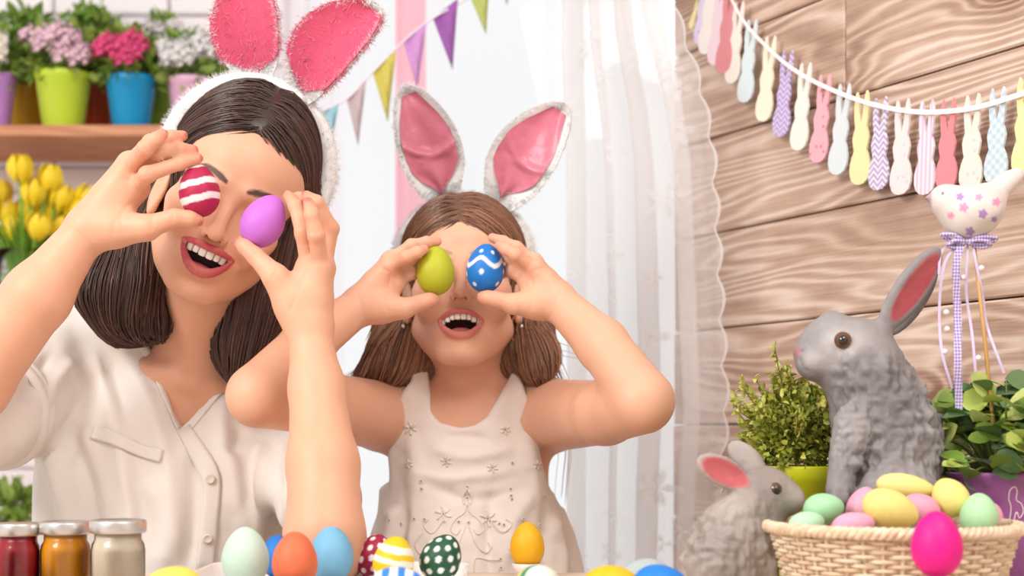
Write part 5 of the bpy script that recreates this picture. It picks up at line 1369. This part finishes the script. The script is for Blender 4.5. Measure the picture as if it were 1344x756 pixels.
ops += [U(el(c3_, (0.0145, 0.007, L3 * 1.06), R3), 0.006), D(el(c3_ + R3[:, 1] * 0.0075, (0.0115, 0.0066, L3 * 0.92), R3), 0.002), U(el(c4_, (0.0135, 0.007, L4 * 1.1), R4), 0.006), U(el(rb(1016, 643, -0.0185), (0.0095, 0.005, 0.008)), 0.003), U(el(rb(918, 752), (0.013, 0.013, 0.013)), 0.006)]
def f2(V):
    px = 672 + F * V[:, 0] / V[:, 1]; py = HORIZ - F * (V[:, 2] - CAMZ) / V[:, 1]
    return np.clip((py - 640) / 30, 0.0, 1) * np.clip((1030 - px) / 25, 0.05, 1) * (1 - 0.4 * np.clip((py - 740) / 20, 0, 1)) * 0.8
B1 = np.array(lin(150, 140, 134)[:3]); B2 = np.array(lin(206, 196, 188)[:3])
def col2(V, N):
    C = B1 + (B2 - B1) * np.clip(0.45 + 0.8 * vnoise(V, 30, 22), 0, 1)[:, None] * 0.6
    l = (V - c3_) @ R3; ins = np.clip((1.0 - np.sqrt((l[:, 0] / 0.0118) ** 2 + (l[:, 2] / (L3 * 0.95)) ** 2)) * 8, 0, 1) * (l[:, 1] > -0.001); C = C * (1 - ins[:, None]) + PK * 1.1 * ins[:, None]
    nz = np.clip(1.5 - np.linalg.norm(V - rb(1049, 655, -0.002), axis=1) / 0.007, 0, 1)[:, None] * 0.7; C = C * (1 - nz) + PK * nz
    return C
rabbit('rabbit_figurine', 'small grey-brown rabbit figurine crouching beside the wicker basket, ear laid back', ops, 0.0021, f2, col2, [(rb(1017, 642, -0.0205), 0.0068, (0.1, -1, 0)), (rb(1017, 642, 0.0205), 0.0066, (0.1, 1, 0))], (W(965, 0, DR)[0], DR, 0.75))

# ------------------------------------------------------------------ potted plants
def leaf_arrays(P, D_, N_, L, wd_, fold=0.2):
    """many small leaves: 6 vertices, 4 quads-as-tris each"""
    n = len(P); D_ = D_ / np.linalg.norm(D_, axis=1)[:, None]; B = np.cross(D_, N_); B /= np.linalg.norm(B, axis=1)[:, None] + 1e-9; Nn = np.cross(B, D_)
    L = L[:, None]; w = wd_[:, None]
    V = np.stack([P, P + D_ * L * .35 + B * w * .5 + Nn * w * fold, P + D_ * L * .35 - Nn * 0, P + D_ * L * .35 - B * w * .5 + Nn * w * fold, P + D_ * L * .75 + B * w * .36 + Nn * w * fold * .5, P + D_ * L * .75 - Nn * w * .1, P + D_ * L * .75 - B * w * .36 + Nn * w * fold * .5, P + D_ * L - Nn * w * .25], 1)
    i = np.arange(n)[:, None] * 8
    fs = [(0, 1, 2, 2), (0, 2, 3, 3), (1, 4, 5, 2), (2, 5, 6, 3), (4, 7, 5, 5), (5, 7, 6, 6)]
    out = []
    for f in fs: out += [tuple(dict.fromkeys((k * 8 + a) for a in f)) for k in range(n)]
    return V.reshape(-1, 3), out
m_leaf = attr_mat('green_leaf', 0.45, 40, 0.2, spec=0.4, sss=0.0)
def pot(root, x, y, z0, z1, rt, rbm, mat, rim=True):
    h = z1 - z0
    mk('pot', *lathe([(rbm * 0.96, 0), (rbm, 0.002), (rt * 0.97, h * 0.86), (rt, h * 0.87 if rim else h * 0.95), (rt * 1.02, h * 0.98), (rt * 1.0, h), (rt * 0.95, h), (rt * 0.93, h * 0.9), (0.001, h * 0.88)], 44, (x, y, z0), True, False), mat, root)
def bush(root, c, rx, ry, rz, n, L, wd_, cols, name='foliage', tips=0.3, seed=0, flat=0.0):
    r = np.random.default_rng(seed); d = r.normal(0, 1, (n, 3)); d /= np.linalg.norm(d, axis=1)[:, None]; d[:, 2] = np.where(d[:, 2] < -0.8, -d[:, 2], d[:, 2])
    rr = r.random(n) ** 0.35; P = np.array(c) + d * rr[:, None] * [rx, ry, rz] * (1 + 0.22 * vnoise(d, 3.0, seed)[:, None]); D_ = d + r.normal(0, 0.5, (n, 3)) + [0, 0, 0.35]; N_ = r.normal(0, 1, (n, 3)) + [0, 0, 1]
    V, fs = leaf_arrays(P, D_, N_, L * (0.6 + 0.8 * r.random(n)), wd_ * (0.6 + 0.8 * r.random(n)))
    k = r.random(n)[:, None] * 0.75 + 0.25 * r.random((n, 1)); C = np.repeat(np.array(lin(*cols[0])[:3]) * (1 - k) + np.array(lin(*cols[1])[:3]) * k, 8, 0)
    o = mk(name, V, fs, m_leaf, root, colors=C); o['kind'] = 'stuff'; return o
# boxwood in the lime pot
x, y = W(1050, 0, 1.575)[0], 1.575
bx = empty('potted_boxwood', (x, y, 0.75)); tag(bx, 'small-leaved boxwood in a lime pot between the two rabbits', 'potted plant', 'potted plants on the table')
zt = W(0, 611, 1.575)[2]; pot(bx, x, y, 0.75, zt, 0.042, 0.030, simple('lime_glaze', lin(196, 202, 28), 0.35, 0.04))
c = np.array([x - 0.008, y, W(0, 572, 1.575)[2]])
bush(bx, c, 0.050, 0.048, 0.046, 2200, 0.0085, 0.0055, ((96, 124, 34), (214, 214, 96)), seed=1)
sp_ = []; stems = MB()
for k in range(46):
    a = rng.uniform(0, 6.28); e = rng.uniform(0.1, 1.2); d = np.array([math.cos(a) * math.sin(e), math.sin(a) * math.sin(e), math.cos(e)]); Lh = rng.uniform(0.045, 0.066) * (1.25 if k < 3 else 1)
    if k < 4: d = np.array([-0.28 + 0.1 * k, -0.2, 0.9]); d /= np.linalg.norm(d)
    p0 = c - [0, 0, 0.02]; p1 = p0 + d * Lh * 1.2; p2 = p1 + (d + [rng.normal(0, .2), 0, 0.5]) * 0.012; S_ = spline([p0, (p0 + p1) / 2 + rng.normal(0, .003, 3), p1, p2], 12); stems.add(*tube(S_, np.linspace(0.0011, 0.0004, 12), 5)); sp_ += [S_[i] for i in range(4, 12)] * 2
stems.build('twigs', simple('olive_twig', lin(120, 110, 50), 0.7), bx)
sp_ = np.array(sp_); n = len(sp_); D_ = rng.normal(0, 1, (n, 3)) + [0, 0, 0.6]; V, fs = leaf_arrays(sp_, D_, rng.normal(0, 1, (n, 3)) + [0, 0, 1], 0.008 * (0.6 + 0.7 * rng.random(n)), 0.0052 * (0.7 + 0.6 * rng.random(n)))
k = rng.random((n, 1)); tag(mk('shoot_leaves', V, fs, m_leaf, bx, colors=np.repeat(np.array(lin(150, 160, 50)[:3]) * (1 - k) + np.array(lin(222, 220, 116)[:3]) * k, 8, 0)), kind='stuff')
# leafy plant in the purple pot, each leaf its own
x, y = W(1322, 0, 1.52)[0], 1.52
pp = empty('potted_peperomia', (x, y, 0.75)); tag(pp, 'round-leaved plant in a purple pot with a white rabbit outline', 'potted plant', 'potted plants on the table')
m_pur = simple('purple_glaze', lin(164, 100, 162), 0.4, 0.05); zt = W(0, 619, 1.52)[2]; RT = 0.060; pot(pp, x, y, 0.75, zt, RT, 0.044, m_pur, False)
lg = np.array([(0, 0), (.12, .16), (.35, .34), (.6, .40), (.82, .30), (.95, .12), (1, 0)]); vs = []
for u, w in lg: vs += [(u, -w, 0.14 * w - 0.22 * u * u), (u, 0, -0.22 * u * u - 0.03), (u, w, 0.14 * w - 0.22 * u * u)]
fs = []
for i in range(len(lg) - 1):
    for j in (0, 1): a = i * 3 + j; fs.append((a, a + 1, a + 4, a + 3))
lms = []
for cc in ((116, 150, 60), (146, 176, 78), (176, 194, 96), (98, 128, 84), (192, 208, 118)):
    me = mesh_data('leaf', np.array(vs), fs); me.materials.append(simple('leaf_%d' % cc[0], lin(*cc), 0.38, 0.15, 3, spec=0.5)); lms.append(me)
cc0 = np.array([x, y, zt + 0.004]); stem = MB(); r = np.random.default_rng(5); nl = 0
for k in range(118):
    a = r.uniform(0, 6.28); e = r.uniform(0.1, 1.75); d = np.array([math.cos(a) * math.sin(e), math.sin(a) * math.sin(e), math.cos(e) * 0.95]); R_ = r.uniform(0.05, 0.088); p0 = cc0 + [d[0] * 0.02, d[1] * 0.02, -0.008]; p1 = cc0 + d * R_ * [1, 1, 1.1]
    if px_ := (672 + F * p1[0] / p1[1]) < 1205: continue
    S_ = spline([p0, (p0 + p1) / 2 + [0, 0, 0.008], p1], 8); stem.add(*tube(S_, np.linspace(0.0016, 0.0009, 8), 5))
    for j in range(3):
        nl += 1; az = a + r.uniform(-1.4, 1.4) + (j - 1.5) * 0.9; up = r.uniform(-0.1, 0.75); dd = np.array([math.cos(az) * math.cos(up), math.sin(az) * math.cos(up), math.sin(up)]); nn = np.array([-d[0] * 0, -0.35, 0.9]) + r.normal(0, .35, 3); nn = nn - dd * nn.dot(dd); nn /= np.linalg.norm(nn); bb = np.cross(nn, dd); Ls = r.uniform(0.021, 0.034)
        M = Matrix(((dd[0] * Ls, bb[0] * Ls, nn[0] * Ls, p1[0]), (dd[1] * Ls, bb[1] * Ls, nn[1] * Ls, p1[1]), (dd[2] * Ls, bb[2] * Ls, nn[2] * Ls, p1[2] - 0.006 * j * 0.6), (0, 0, 0, 1)))
        inst('leaf', lms[int(r.integers(0, 5))], pp, M)
stem.build('stems', simple('green_stem', lin(110, 130, 60), 0.6), pp)
# rabbit outline drawn on the pot
pts = [(1322, 700), (1327, 668), (1324, 655), (1326, 643), (1332, 639), (1335, 645), (1334, 656), (1341, 662), (1343, 672), (1338, 680), (1334, 672), (1330, 690), (1334, 700)]
def on_pot(px, py):
    dr = W(px, py, 1.0) - np.array([0, 0, CAMZ]); tt = 1.40
    for _ in range(400):
        p = np.array([0, 0, CAMZ]) + dr * tt; rz = 0.044 + (RT - 0.044) * (p[2] - 0.75) / (zt - 0.75)
        if math.hypot(p[0] - x, p[1] - y) < rz + 0.0008: break
        tt += 0.0006
    return p
mk('rabbit_outline', *tube(np.array([on_pot(*p) for p in spline(pts, 50)]), 0.0008, 6), simple('white_line_paint', lin(236, 214, 226), 0.5), pp)

# bird on a stick
bd = empty('bird_pick', W(1308, 560, 1.50)); tag(bd, 'white bird ornament with lilac flowers on a stick in the purple pot', 'ornament')
DR = 1.49
mk('stick', *tube([rb(1278, 318), rb(1292, 440), rb(1308, 600)], 0.0019, 10), simple('bamboo', lin(206, 158, 96), 0.5, 0.1), bd)
ops = [U(el(rb(1276, 278), (0.031, 0.026, 0.026), np.array(Matrix.Rotation(-0.35, 3, 'Y'))), 0.004), U(el(rb(1240, 262), (0.0150, 0.0145, 0.0150)), 0.014), U(rc(rb(1226, 258), rb(1215, 259), 0.004, 0.0012), 0.004), U(rc(rb(1294, 266), rb(1322, 238), 0.013, 0.009), 0.012), U(rc(rb(1318, 243), rb(1334, 230), 0.0085, 0.0075), 0.006), U(el(rb(1292, 272, -0.020), (0.016, 0.006, 0.011)), 0.008)]
V, Q = polygonise(ops, 0.0016); C = np.repeat([np.array(lin(228, 219, 213)[:3])], len(V), 0); LIL, PNK = np.array(lin(172, 138, 196)[:3]), np.array(lin(232, 150, 182)[:3])
P2 = np.stack([672 + F * V[:, 0] / V[:, 1], HORIZ - F * (V[:, 2] - CAMZ) / V[:, 1]], 1)
for (sx, sy, cc, R_) in ((1265, 272, PNK, 7.5), (1290, 281, LIL, 7.5), (1273, 304, LIL, 7.5), (1260, 258, LIL, 6.5), (1248, 283, PNK, 6), (1285, 259, PNK, 6), (1308, 265, PNK, 7), (1305, 288, LIL, 5)):
    dx, dy = P2[:, 0] - sx, P2[:, 1] - sy; rr = np.hypot(dx, dy); th = np.arctan2(dy, dx); f = np.clip((R_ * (0.84 + 0.16 * np.cos(5 * th)) - rr) / 1.2, 0, 1)[:, None]; C = C * (1 - f) + cc * f
f = np.clip((1224 - P2[:, 0]) / 3, 0, 1)[:, None]; C = C * (1 - f) + np.array(lin(190, 160, 180)[:3]) * f
f = (np.hypot(P2[:, 0] - 1237, P2[:, 1] - 254) < 2.2)[:, None]; C = np.where(f, np.array(lin(130, 110, 120)[:3]), C)
mk('bird', V, Q, m_eggpaint, bd, colors=C)
t = NT('gingham_ribbon'); o_ = t.obj(); sx = t.n('ShaderNodeSeparateXYZ', ins={0: o_}); c1g = t.math('GREATER_THAN', t.math('SINE', t.math('MULTIPLY', sx.outputs[0], 2200)), 0.0); c2g = t.math('GREATER_THAN', t.math('SINE', t.math('MULTIPLY', sx.outputs[2], 1900)), 0.0)
t.base(t.mix(t.math('MULTIPLY', t.math('ADD', c1g, c2g), 0.5), lin(226, 216, 240), lin(140, 112, 190)), 0.6); m_ging = t.m
m_rib = simple('sheer_lilac_ribbon', lin(214, 200, 232), 0.4, 0.05); m_bead = simple('pearl_bead', lin(240, 226, 236), 0.2, 0.03)
def ribbon(pts, wpx, mat, name='ribbon', dd=0.0):
    C_ = np.array([rb(px, py, dd + 0.004 * math.sin(py * 0.05)) for px, py in spline(pts, 26)]); w = wpx / F * DR / 2; T_, _, _ = frames(C_); sd = np.cross(T_, [0, 1.0, 0]); sd /= np.linalg.norm(sd, axis=1)[:, None]; V = np.stack([C_ - sd * w - [0, .0003, 0], C_ + sd * w - [0, .0003, 0], C_ + sd * w + [0, .0003, 0], C_ - sd * w + [0, .0003, 0]], 1).reshape(-1, 3)
    mk(name, V, grid_faces(26, 4) + [(3, 2, 1, 0), (100, 101, 102, 103)], mat, bd, smooth=False)
ribbon([(1262, 318), (1255, 350), (1257, 420), (1257, 480), (1259, 538)], 10, m_ging, dd=-0.004)
for pts in ([(1260, 318), (1240, 345), (1233, 400), (1236, 460), (1250, 510)], [(1276, 318), (1282, 350), (1290, 390), (1296, 430), (1318, 490)], [(1270, 320), (1268, 380), (1276, 440), (1282, 500), (1290, 530)], [(1255, 320), (1236, 330), (1232, 360)]): ribbon(pts, 3.5, m_rib)
for a, b in (((1268, 318), (1236, 309)), ((1268, 318), (1308, 313)), ((1266, 319), (1244, 322)), ((1270, 319), (1300, 320))):
    mx_, my_ = (a[0] + b[0]) / 2, (a[1] + b[1]) / 2; P = spline([a, (mx_, my_ - 5), b, (mx_ + 3, my_ + 5), a], 24); mk('bow_loop', *tube(np.array([rb(px, py, -0.006 - 0.003 * math.sin(i / 4)) for i, (px, py) in enumerate(P)]), 0.0022, 6), m_ging, bd)
for p in ((1243, 432), (1264, 364), (1288, 352), (1240, 462), (1284, 470), (1242, 410)): mk('bead', *lathe([(0.0003, -.0032), (.0024, -.002), (.0032, 0), (.0024, .002), (.0003, .0032)], 12, rb(*p, -0.003)), m_bead, bd)

# ------------------------------------------------------------------ bunny garland on the timber wall
gp = [(935, -60), (955, -12), (975, 26), (1000, 55), (1040, 90), (1090, 117), (1150, 138), (1210, 147), (1270, 143), (1320, 130), (1360, 114), (1420, 70)]
rp = np.array([wall_hit(*p, 0.0185) for p in spline(gp, 70)])
wv_ = 0.0030; V = np.stack([rp + [0, 0, wv_] + np.array([*(WN * 0.0006), 0]), rp - [0, 0, wv_] + np.array([*(WN * 0.0006), 0]), rp - [0, 0, wv_] - np.array([*(WN * 0.0006), 0]), rp + [0, 0, wv_] - np.array([*(WN * 0.0006), 0])], 1).reshape(-1, 3)
tag(mk('ribbon_line', V, grid_faces(70, 4) + [(3, 2, 1, 0), (276, 277, 278, 279)], simple('white_satin_ribbon', lin(250, 248, 246), 0.5, 0.02), smooth=False), 'white ribbon strung across the timber wall carrying paper bunnies', 'ribbon')
side = [(0.0, 0.0), (0.06, 0.010), (0.115, 0.05), (0.142, 0.12), (0.145, 0.21), (0.120, 0.30), (0.088, 0.365), (0.104, 0.43), (0.116, 0.50), (0.100, 0.565), (0.080, 0.61), (0.094, 0.70), (0.102, 0.80), (0.098, 0.90), (0.082, 0.98), (0.070, 1.0), (0.054, 0.96), (0.036, 0.86), (0.022, 0.75), (0.0, 0.655)]
out = side + [(-a, b) for a, b in side[-2:0:-1]]
def bunny_mesh(mat):
    n = len(out); P = np.array([(a, 0, b - 0.86) for a, b in out]); V = np.concatenate([P + [0, -0.012, 0], P + [0, 0.012, 0]])
    # fan by symmetric strips keeps the outline exact
    ns = len(side); fs = []
    L_ = lambda k: (0 if k == 0 else (ns - 1 if k == ns - 1 else n - k))
    cap = [list(dict.fromkeys((k, L_(k), L_(k + 1), k + 1))) for k in range(10)] + [[10, L_(10), ns - 1], list(range(10, ns)), [ns - 1] + [L_(k) for k in range(ns - 2, 9, -1)]]
    for q in cap: fs.append(tuple(q)); fs.append(tuple(i + n for i in q[::-1]))
    fs += [(i, (i + 1) % n, (i + 1) % n + n, i + n) for i in range(n)]
    me = mesh_data('paper_bunny', V, fs, smooth=False); me.materials.append(mat); return me
def patt(name, base, kind=None, col=None):
    base = tuple(b + (252 - b) * 0.28 for b in base); col = tuple(b + (252 - b) * 0.2 for b in col) if col else None
    t = NT('card_' + name); o_ = t.obj(); s = t.n('ShaderNodeSeparateXYZ', ins={0: o_}); X_, Z_ = s.outputs[0], s.outputs[2]; c = lin(*base)
    if kind == 'chevron': f = t.math('GREATER_THAN', t.math('FRACT', t.math('ADD', t.math('MULTIPLY', Z_, 15), t.math('ABSOLUTE', t.math('SUBTRACT', t.math('MULTIPLY', t.math('FRACT', t.math('MULTIPLY', X_, 8)), 2), 1)))), 0.5)
    elif kind == 'stripe': f = t.math('GREATER_THAN', t.math('SINE', t.math('MULTIPLY', X_, 110)), 0.2)
    elif kind == 'check': f = t.math('MULTIPLY', t.math('ADD', t.math('GREATER_THAN', t.math('SINE', t.math('MULTIPLY', t.math('ADD', X_, Z_), 60)), 0.0), t.math('GREATER_THAN', t.math('SINE', t.math('MULTIPLY', t.math('SUBTRACT', X_, Z_), 60)), 0.0)), 0.5)
    elif kind == 'dot': vo = t.n('ShaderNodeTexVoronoi', ins={'Vector': t.mapping(o_, (1, 0, 1)), 'Scale': 13.0, 'Randomness': 0.7}); f = t.math('LESS_THAN', vo.outputs['Distance'], 0.28)
    else: f = None
    t.base(t.mix(f, c, lin(*col)) if f is not None else t.mix(t.noise(o_, 14), tuple(x * 0.95 for x in c[:3]) + (1,), c), 0.7, spec=0.2); return t.m
BG = 'paper bunnies on the ribbon'
bun = [(914, 0, 38, 'lemon', (240, 226, 150), None, None, 'lemon yellow paper bunny hanging behind the lace curtain edge'), (925, -30, 58, 'violet_dot', (214, 198, 236), 'dot', (170, 140, 206), 'violet spotted paper bunny behind the lace curtain edge'), (934, -45, 72, 'ivory', (240, 232, 226), None, None, 'ivory paper bunny next to the lace curtain edge'),
       (946, -32, 86, 'rose', (238, 206, 220), None, None, 'pale rose paper bunny beside the deep coral one'), (957, -22, 97, 'coral_a', (214, 106, 114), None, None, 'deep coral paper bunny between pale rose and cream bunnies'), (968, 3, 110, 'cream_a', (240, 228, 216), None, None, 'cream paper bunny beside the deep coral one near the curtain'),
       (985, 26, 135, 'sky', (204, 226, 232), None, None, 'light blue paper bunny between two cream bunnies near the curtain'), (1009.5, 48, 160, 'butter', (246, 236, 206), None, None, 'cream-yellow paper bunny between light blue and purple chevron bunnies'), (1032, 67, 180, 'purple_chevron', (206, 190, 230), 'chevron', (160, 132, 200), 'purple chevron paper bunny beside the cream-yellow one'),
       (1055.5, 83, 198, 'mint', (238, 238, 226), None, None, 'off-white paper bunny between purple chevron and pink dotted bunnies'), (1081, 98, 214, 'pink_dot', (240, 156, 172), 'dot', (226, 110, 132), 'pink dotted paper bunny between off-white and pale blue'), (1106.5, 110, 230, 'pale_blue', (214, 228, 234), None, None, 'pale blue paper bunny beside the pink dotted one'),
       (1133.5, 120, 243, 'yellow', (246, 234, 158), None, None, 'bright yellow paper bunny beside the lavender chevron one'), (1158, 128, 250, 'lavender_chevron', (232, 224, 240), 'chevron', (172, 152, 204), 'lavender and white zigzag paper bunny beside the bright yellow one'), (1187, 131, 256, 'floral', (236, 224, 224), 'dot', (226, 206, 218), 'white floral-dotted paper bunny between zigzag and pink-striped bunnies'),
       (1219, 132, 256, 'pink_stripe', (246, 228, 238), 'stripe', (224, 186, 218), 'pink and white striped paper bunny beside the coral-red one'), (1247, 130, 250, 'coral', (234, 112, 126), None, None, 'coral-red paper bunny above the bird ornament'), (1279, 124, 252, 'cream_speckle', (236, 228, 216), 'dot', (222, 208, 200), 'cream speckled paper bunny between coral-red and blue checked'), (1312, 115, 242, 'blue_check', (214, 232, 240), 'check', (178, 208, 226), 'blue checked paper bunny above the bird tail'), (1349, 100, 232, 'yellow_b', (244, 232, 150), None, None, 'yellow paper bunny beside the blue checked one')]
rpx = np.stack([672 + F * rp[:, 0] / rp[:, 1], HORIZ - F * (rp[:, 2] - CAMZ) / rp[:, 1]], 1)
for px, y0, y1, nm, base, kind, col, label in bun:
    top = wall_hit(px + (6 if px < 1120 else 2), y0, 0.010); bot = wall_hit(px - (5 if px < 1120 else 2), y1, 0.010); Lb = 0.111 if px > 1040 else np.linalg.norm(top - bot)
    Lb = np.linalg.norm(top - bot); ax = (top - bot) / Lb; wx = np.array([*WT, 0]); wx = wx - ax * wx.dot(ax); wx /= np.linalg.norm(wx); ny = np.cross(ax, wx); piv = bot + ax * Lb * 0.86 + np.array([*(WN * 0.004), 0])
    me = bunny_mesh(patt(nm, base, kind, col)); k = Lb * 1.12
    M = Matrix(((wx[0] * k, ny[0] * Lb, ax[0] * Lb, piv[0]), (wx[1] * k, ny[1] * Lb, ax[1] * Lb, piv[1]), (wx[2] * k, ny[2] * Lb, ax[2] * Lb, piv[2]), (0, 0, 0, 1)))
    o = inst('paper_bunny', me, None, M); tag(o, label, 'bunny cutout', BG)

# ------------------------------------------------------------------ shelves with flowers on the brick wall
def shelf(y, label, x1):
    zt = W(0, y, 2.88)[2]; xa, xb = -1.3, W(x1, 0, 2.9)[0]; s = empty('wall_shelf', ((xa + xb) / 2, 3.0, zt - 0.022)); tag(s, label, 'shelf', 'wooden wall shelves')
    mk('board', *box(((xa + xb) / 2, 3.005, zt - 0.011), ((xb - xa) / 2, 0.135, 0.011), bev=0.002), m_shelf, s, smooth=False)
    for xx in (xa + 0.15, xb - 0.12):
        mb = MB(); mb.add(*box((xx, 3.135, zt - 0.09), (0.009, 0.007, 0.07))); mb.add(*box((xx, 3.04, zt - 0.03), (0.009, 0.095, 0.007))); mb.build('bracket', m_white, s, smooth=False)
    return zt
z1 = shelf(165, 'wooden shelf on the brick wall with coloured flower pots', 300); z2 = shelf(408, 'wooden shelf carrying the yellow tulips', 230); z3 = shelf(735, 'low wooden shelf behind the paint jars', 230)
def ball_flower(seed, petals=44):
    r = np.random.default_rng(seed); mb = MB()
    for i in range(petals):
        zz = 1 - 1.6 * (i + .5) / petals; tt = i * 2.4; d = np.array([math.sqrt(1 - zz * zz) * math.cos(tt), math.sqrt(1 - zz * zz) * math.sin(tt), zz]); d = d + r.normal(0, .12, 3); d *= r.uniform(0.75, 1.1); u = np.cross(d, r.normal(0, 1, 3)); u /= np.linalg.norm(u); v = np.cross(d, u); u *= r.uniform(.5, .9)
        mb.add([d * .55, d * .9 + u * .42, d * 1.08 + v * .1, d * .9 - u * .42, d * .98 + v * .45], [(0, 1, 2), (0, 2, 3), (1, 4, 2), (2, 4, 3)])
    return mb.arr()
bfV, bfF = ball_flower(1); fm = {}
def flower_mesh(col):
    if col not in fm: fm[col] = mesh_data('flower', bfV, bfF); fm[col].materials.append(simple('petal_%d_%d_%d' % col, lin(*col), 0.7, 0.12, 4))
    return fm[col]
def potted(label, px, wpx, ytop, d, potcol, zsh, fcol, nfl, fr, leafcols, spread, hgt, seed, group='potted flowers on the wall shelf'):
    x = W(px, 0, d)[0]; rt = wpx / F * d / 2; zt = W(0, ytop, d)[2]; o = empty('potted_flower', (x, d, zsh)); tag(o, label, 'potted plant', group); r = np.random.default_rng(seed)
    pot(o, x, d, zsh, zt, rt, rt * 0.72, simple('pot_glaze', lin(*potcol), 0.35, 0.03)); bush(o, (x, d, zt + hgt * 0.3), rt * spread, rt * spread * 0.8, hgt * 0.62, 320, 0.03, 0.016, leafcols, seed=seed)
    for k in range(int(nfl * 1.7)):
        a = r.uniform(0, 6.28); q = np.array([x + rt * spread * 0.85 * math.cos(a) * r.random() ** .5, d - 0.03 - 0.03 * r.random(), zt + hgt * r.uniform(0.25, 0.8)]); s = fr * r.uniform(0.55, 0.9); inst('flower', flower_mesh(fcol), o, Matrix.Translation(q) @ Matrix.Rotation(r.uniform(-.6, .6), 4, 'X') @ Matrix.Scale(s, 4))
GL = ((96, 134, 44), (170, 192, 92))
potted('lime green pot of pale pink flowers on the wall shelf', 83, 72, 97, 2.93, (196, 222, 62), z1, (246, 206, 222), 7, 0.030, GL, 1.25, 0.085, 1)
potted('turquoise blue pot of hot pink flowers on the wall shelf', 172, 65, 102, 2.93, (10, 150, 206), z1, (236, 84, 140), 8, 0.027, GL, 1.15, 0.085, 2)
potted('lilac pot of white flowers at the end of the wall shelf', -8, 56, 98, 2.93, (196, 140, 220), z1, (248, 240, 226), 7, 0.030, GL, 1.2, 0.085, 3)
potted('mustard yellow pot with green foliage behind the lime pot', 34, 56, 97, 3.05, (214, 170, 40), z1, (120, 160, 60), 3, 0.02, GL, 1.3, 0.13, 4)
potted('rust orange pot with green foliage between lime and blue pots', 124, 52, 98, 3.05, (196, 76, 34), z1, (120, 160, 60), 3, 0.02, GL, 1.2, 0.14, 5)
potted('grass green pot of white flowers behind the blue pot', 212, 50, 96, 3.05, (140, 180, 52), z1, (246, 238, 240), 6, 0.026, GL, 1.3, 0.11, 6)
potted('pale pink pot of white flowers behind the headband', 250, 58, 104, 2.93, (228, 178, 208), z1, (248, 244, 244), 7, 0.028, GL, 1.15, 0.08, 7)
potted('white pot of bushy green herbs on the low shelf', 14, 80, 700, 2.93, (232, 230, 226), z3, (140, 176, 70), 4, 0.02, ((110, 150, 50), (190, 210, 110)), 1.25, 0.09, 8, 'pots on the low shelf')
# tulips
tv_ = MB()
for k in range(6):
    a = k * math.pi / 3 + (0.0 if k % 2 else 0.1); rr = 0.40 if k % 2 else 0.34; rows = []
    for f in np.linspace(0, 1, 7):
        R_ = rr * (0.35 + 1.1 * math.sin(math.pi * min(1, f * 0.78 + 0.08))); wv2 = 0.55 * math.sin(math.pi * (f * 0.86 + 0.07)) ** 0.8
        for u in (-1, 0, 1): aa = a + u * wv2 * 1.1; rows.append((R_ * (1 - 0.06 * u * u) * math.cos(aa), R_ * (1 - 0.06 * u * u) * math.sin(aa), f * 1.15))
    tv_.add(rows, grid_faces(7, 3, False))
tm = mesh_data('tulip_head', *tv_.arr()); tm.materials.append(simple('yellow_petal', lin(252, 218, 40), 0.5, 0.1, 4))
vs_ = empty('tulip_vase', (W(30, 0, 2.95)[0], 2.95, z2)); tag(vs_, 'clear glass vase holding the yellow tulips', 'vase')
mk('glass', *lathe([(0.045, 0), (0.055, 0.004), (0.06, 0.06), (0.064, 0.12), (0.062, 0.12), (0.058, 0.06), (0.05, 0.008), (0.001, 0.006)], 32, ORG[vs_.name], True, False), m_glass, vs_)
mk('water', *lathe([(0.048, 0.009), (0.056, 0.06), (0.057, 0.075), (0.001, 0.075)], 32, ORG[vs_.name], True, False), simple('green_water', lin(170, 196, 130), 0.2, 0.05), vs_)
r = np.random.default_rng(9); m_st = simple('tulip_stem', lin(132, 176, 60), 0.6, 0.1)
heads = [(4, 262), (14, 290), (27, 232), (42, 262), (36, 285), (62, 244), (48, 305), (60, 282), (74, 268), (82, 278), (104, 268), (96, 285), (20, 312), (-12, 275), (70, 310), (40, 318)]
for i, (px, py) in enumerate(heads):
    d = 2.93 + r.uniform(-0.04, 0.05); top = W(px, py, d); o = empty('tulip', (ORG[vs_.name][0] + (top[0] - ORG[vs_.name][0]) * 0.15, 2.95, z2 + 0.02)); tag(o, 'yellow tulip in the bunch on the wall shelf', 'flower', 'yellow tulips in the bunch')
    base = ORG[o.name]; S_ = spline([base, base * 0.5 + top * 0.5 + [0, 0, 0.012], top], 10); mk('stem', *tube(S_, 0.004, 6), m_st, o)
    dr = (S_[-1] - S_[-3]); dr /= np.linalg.norm(dr); sc = 0.047; inst('tulip_head', tm, o, Matrix.Translation(top - np.array([0, 0, 0.012])) @ Vector(dr).to_track_quat('Z', 'Y').to_matrix().to_4x4() @ Matrix.Rotation(r.uniform(0, 6), 4, 'Z') @ Matrix.Scale(sc, 4))
    for k in (0, 1):
        a = r.uniform(0, 6.28); Lp = [base + [0, 0, 0.03], base + np.array([math.cos(a) * 0.02, math.sin(a) * 0.02, 0.09]), base + np.array([math.cos(a) * 0.05 + (top[0] - base[0]) * .5, math.sin(a) * 0.05, 0.15 + 0.03 * r.random()])]
        mk('leaf', *tube(spline(Lp, 9), np.array([.006, .010, .013, .014, .013, .011, .008, .005, .001]), 6, True, 0.15), m_st, o)
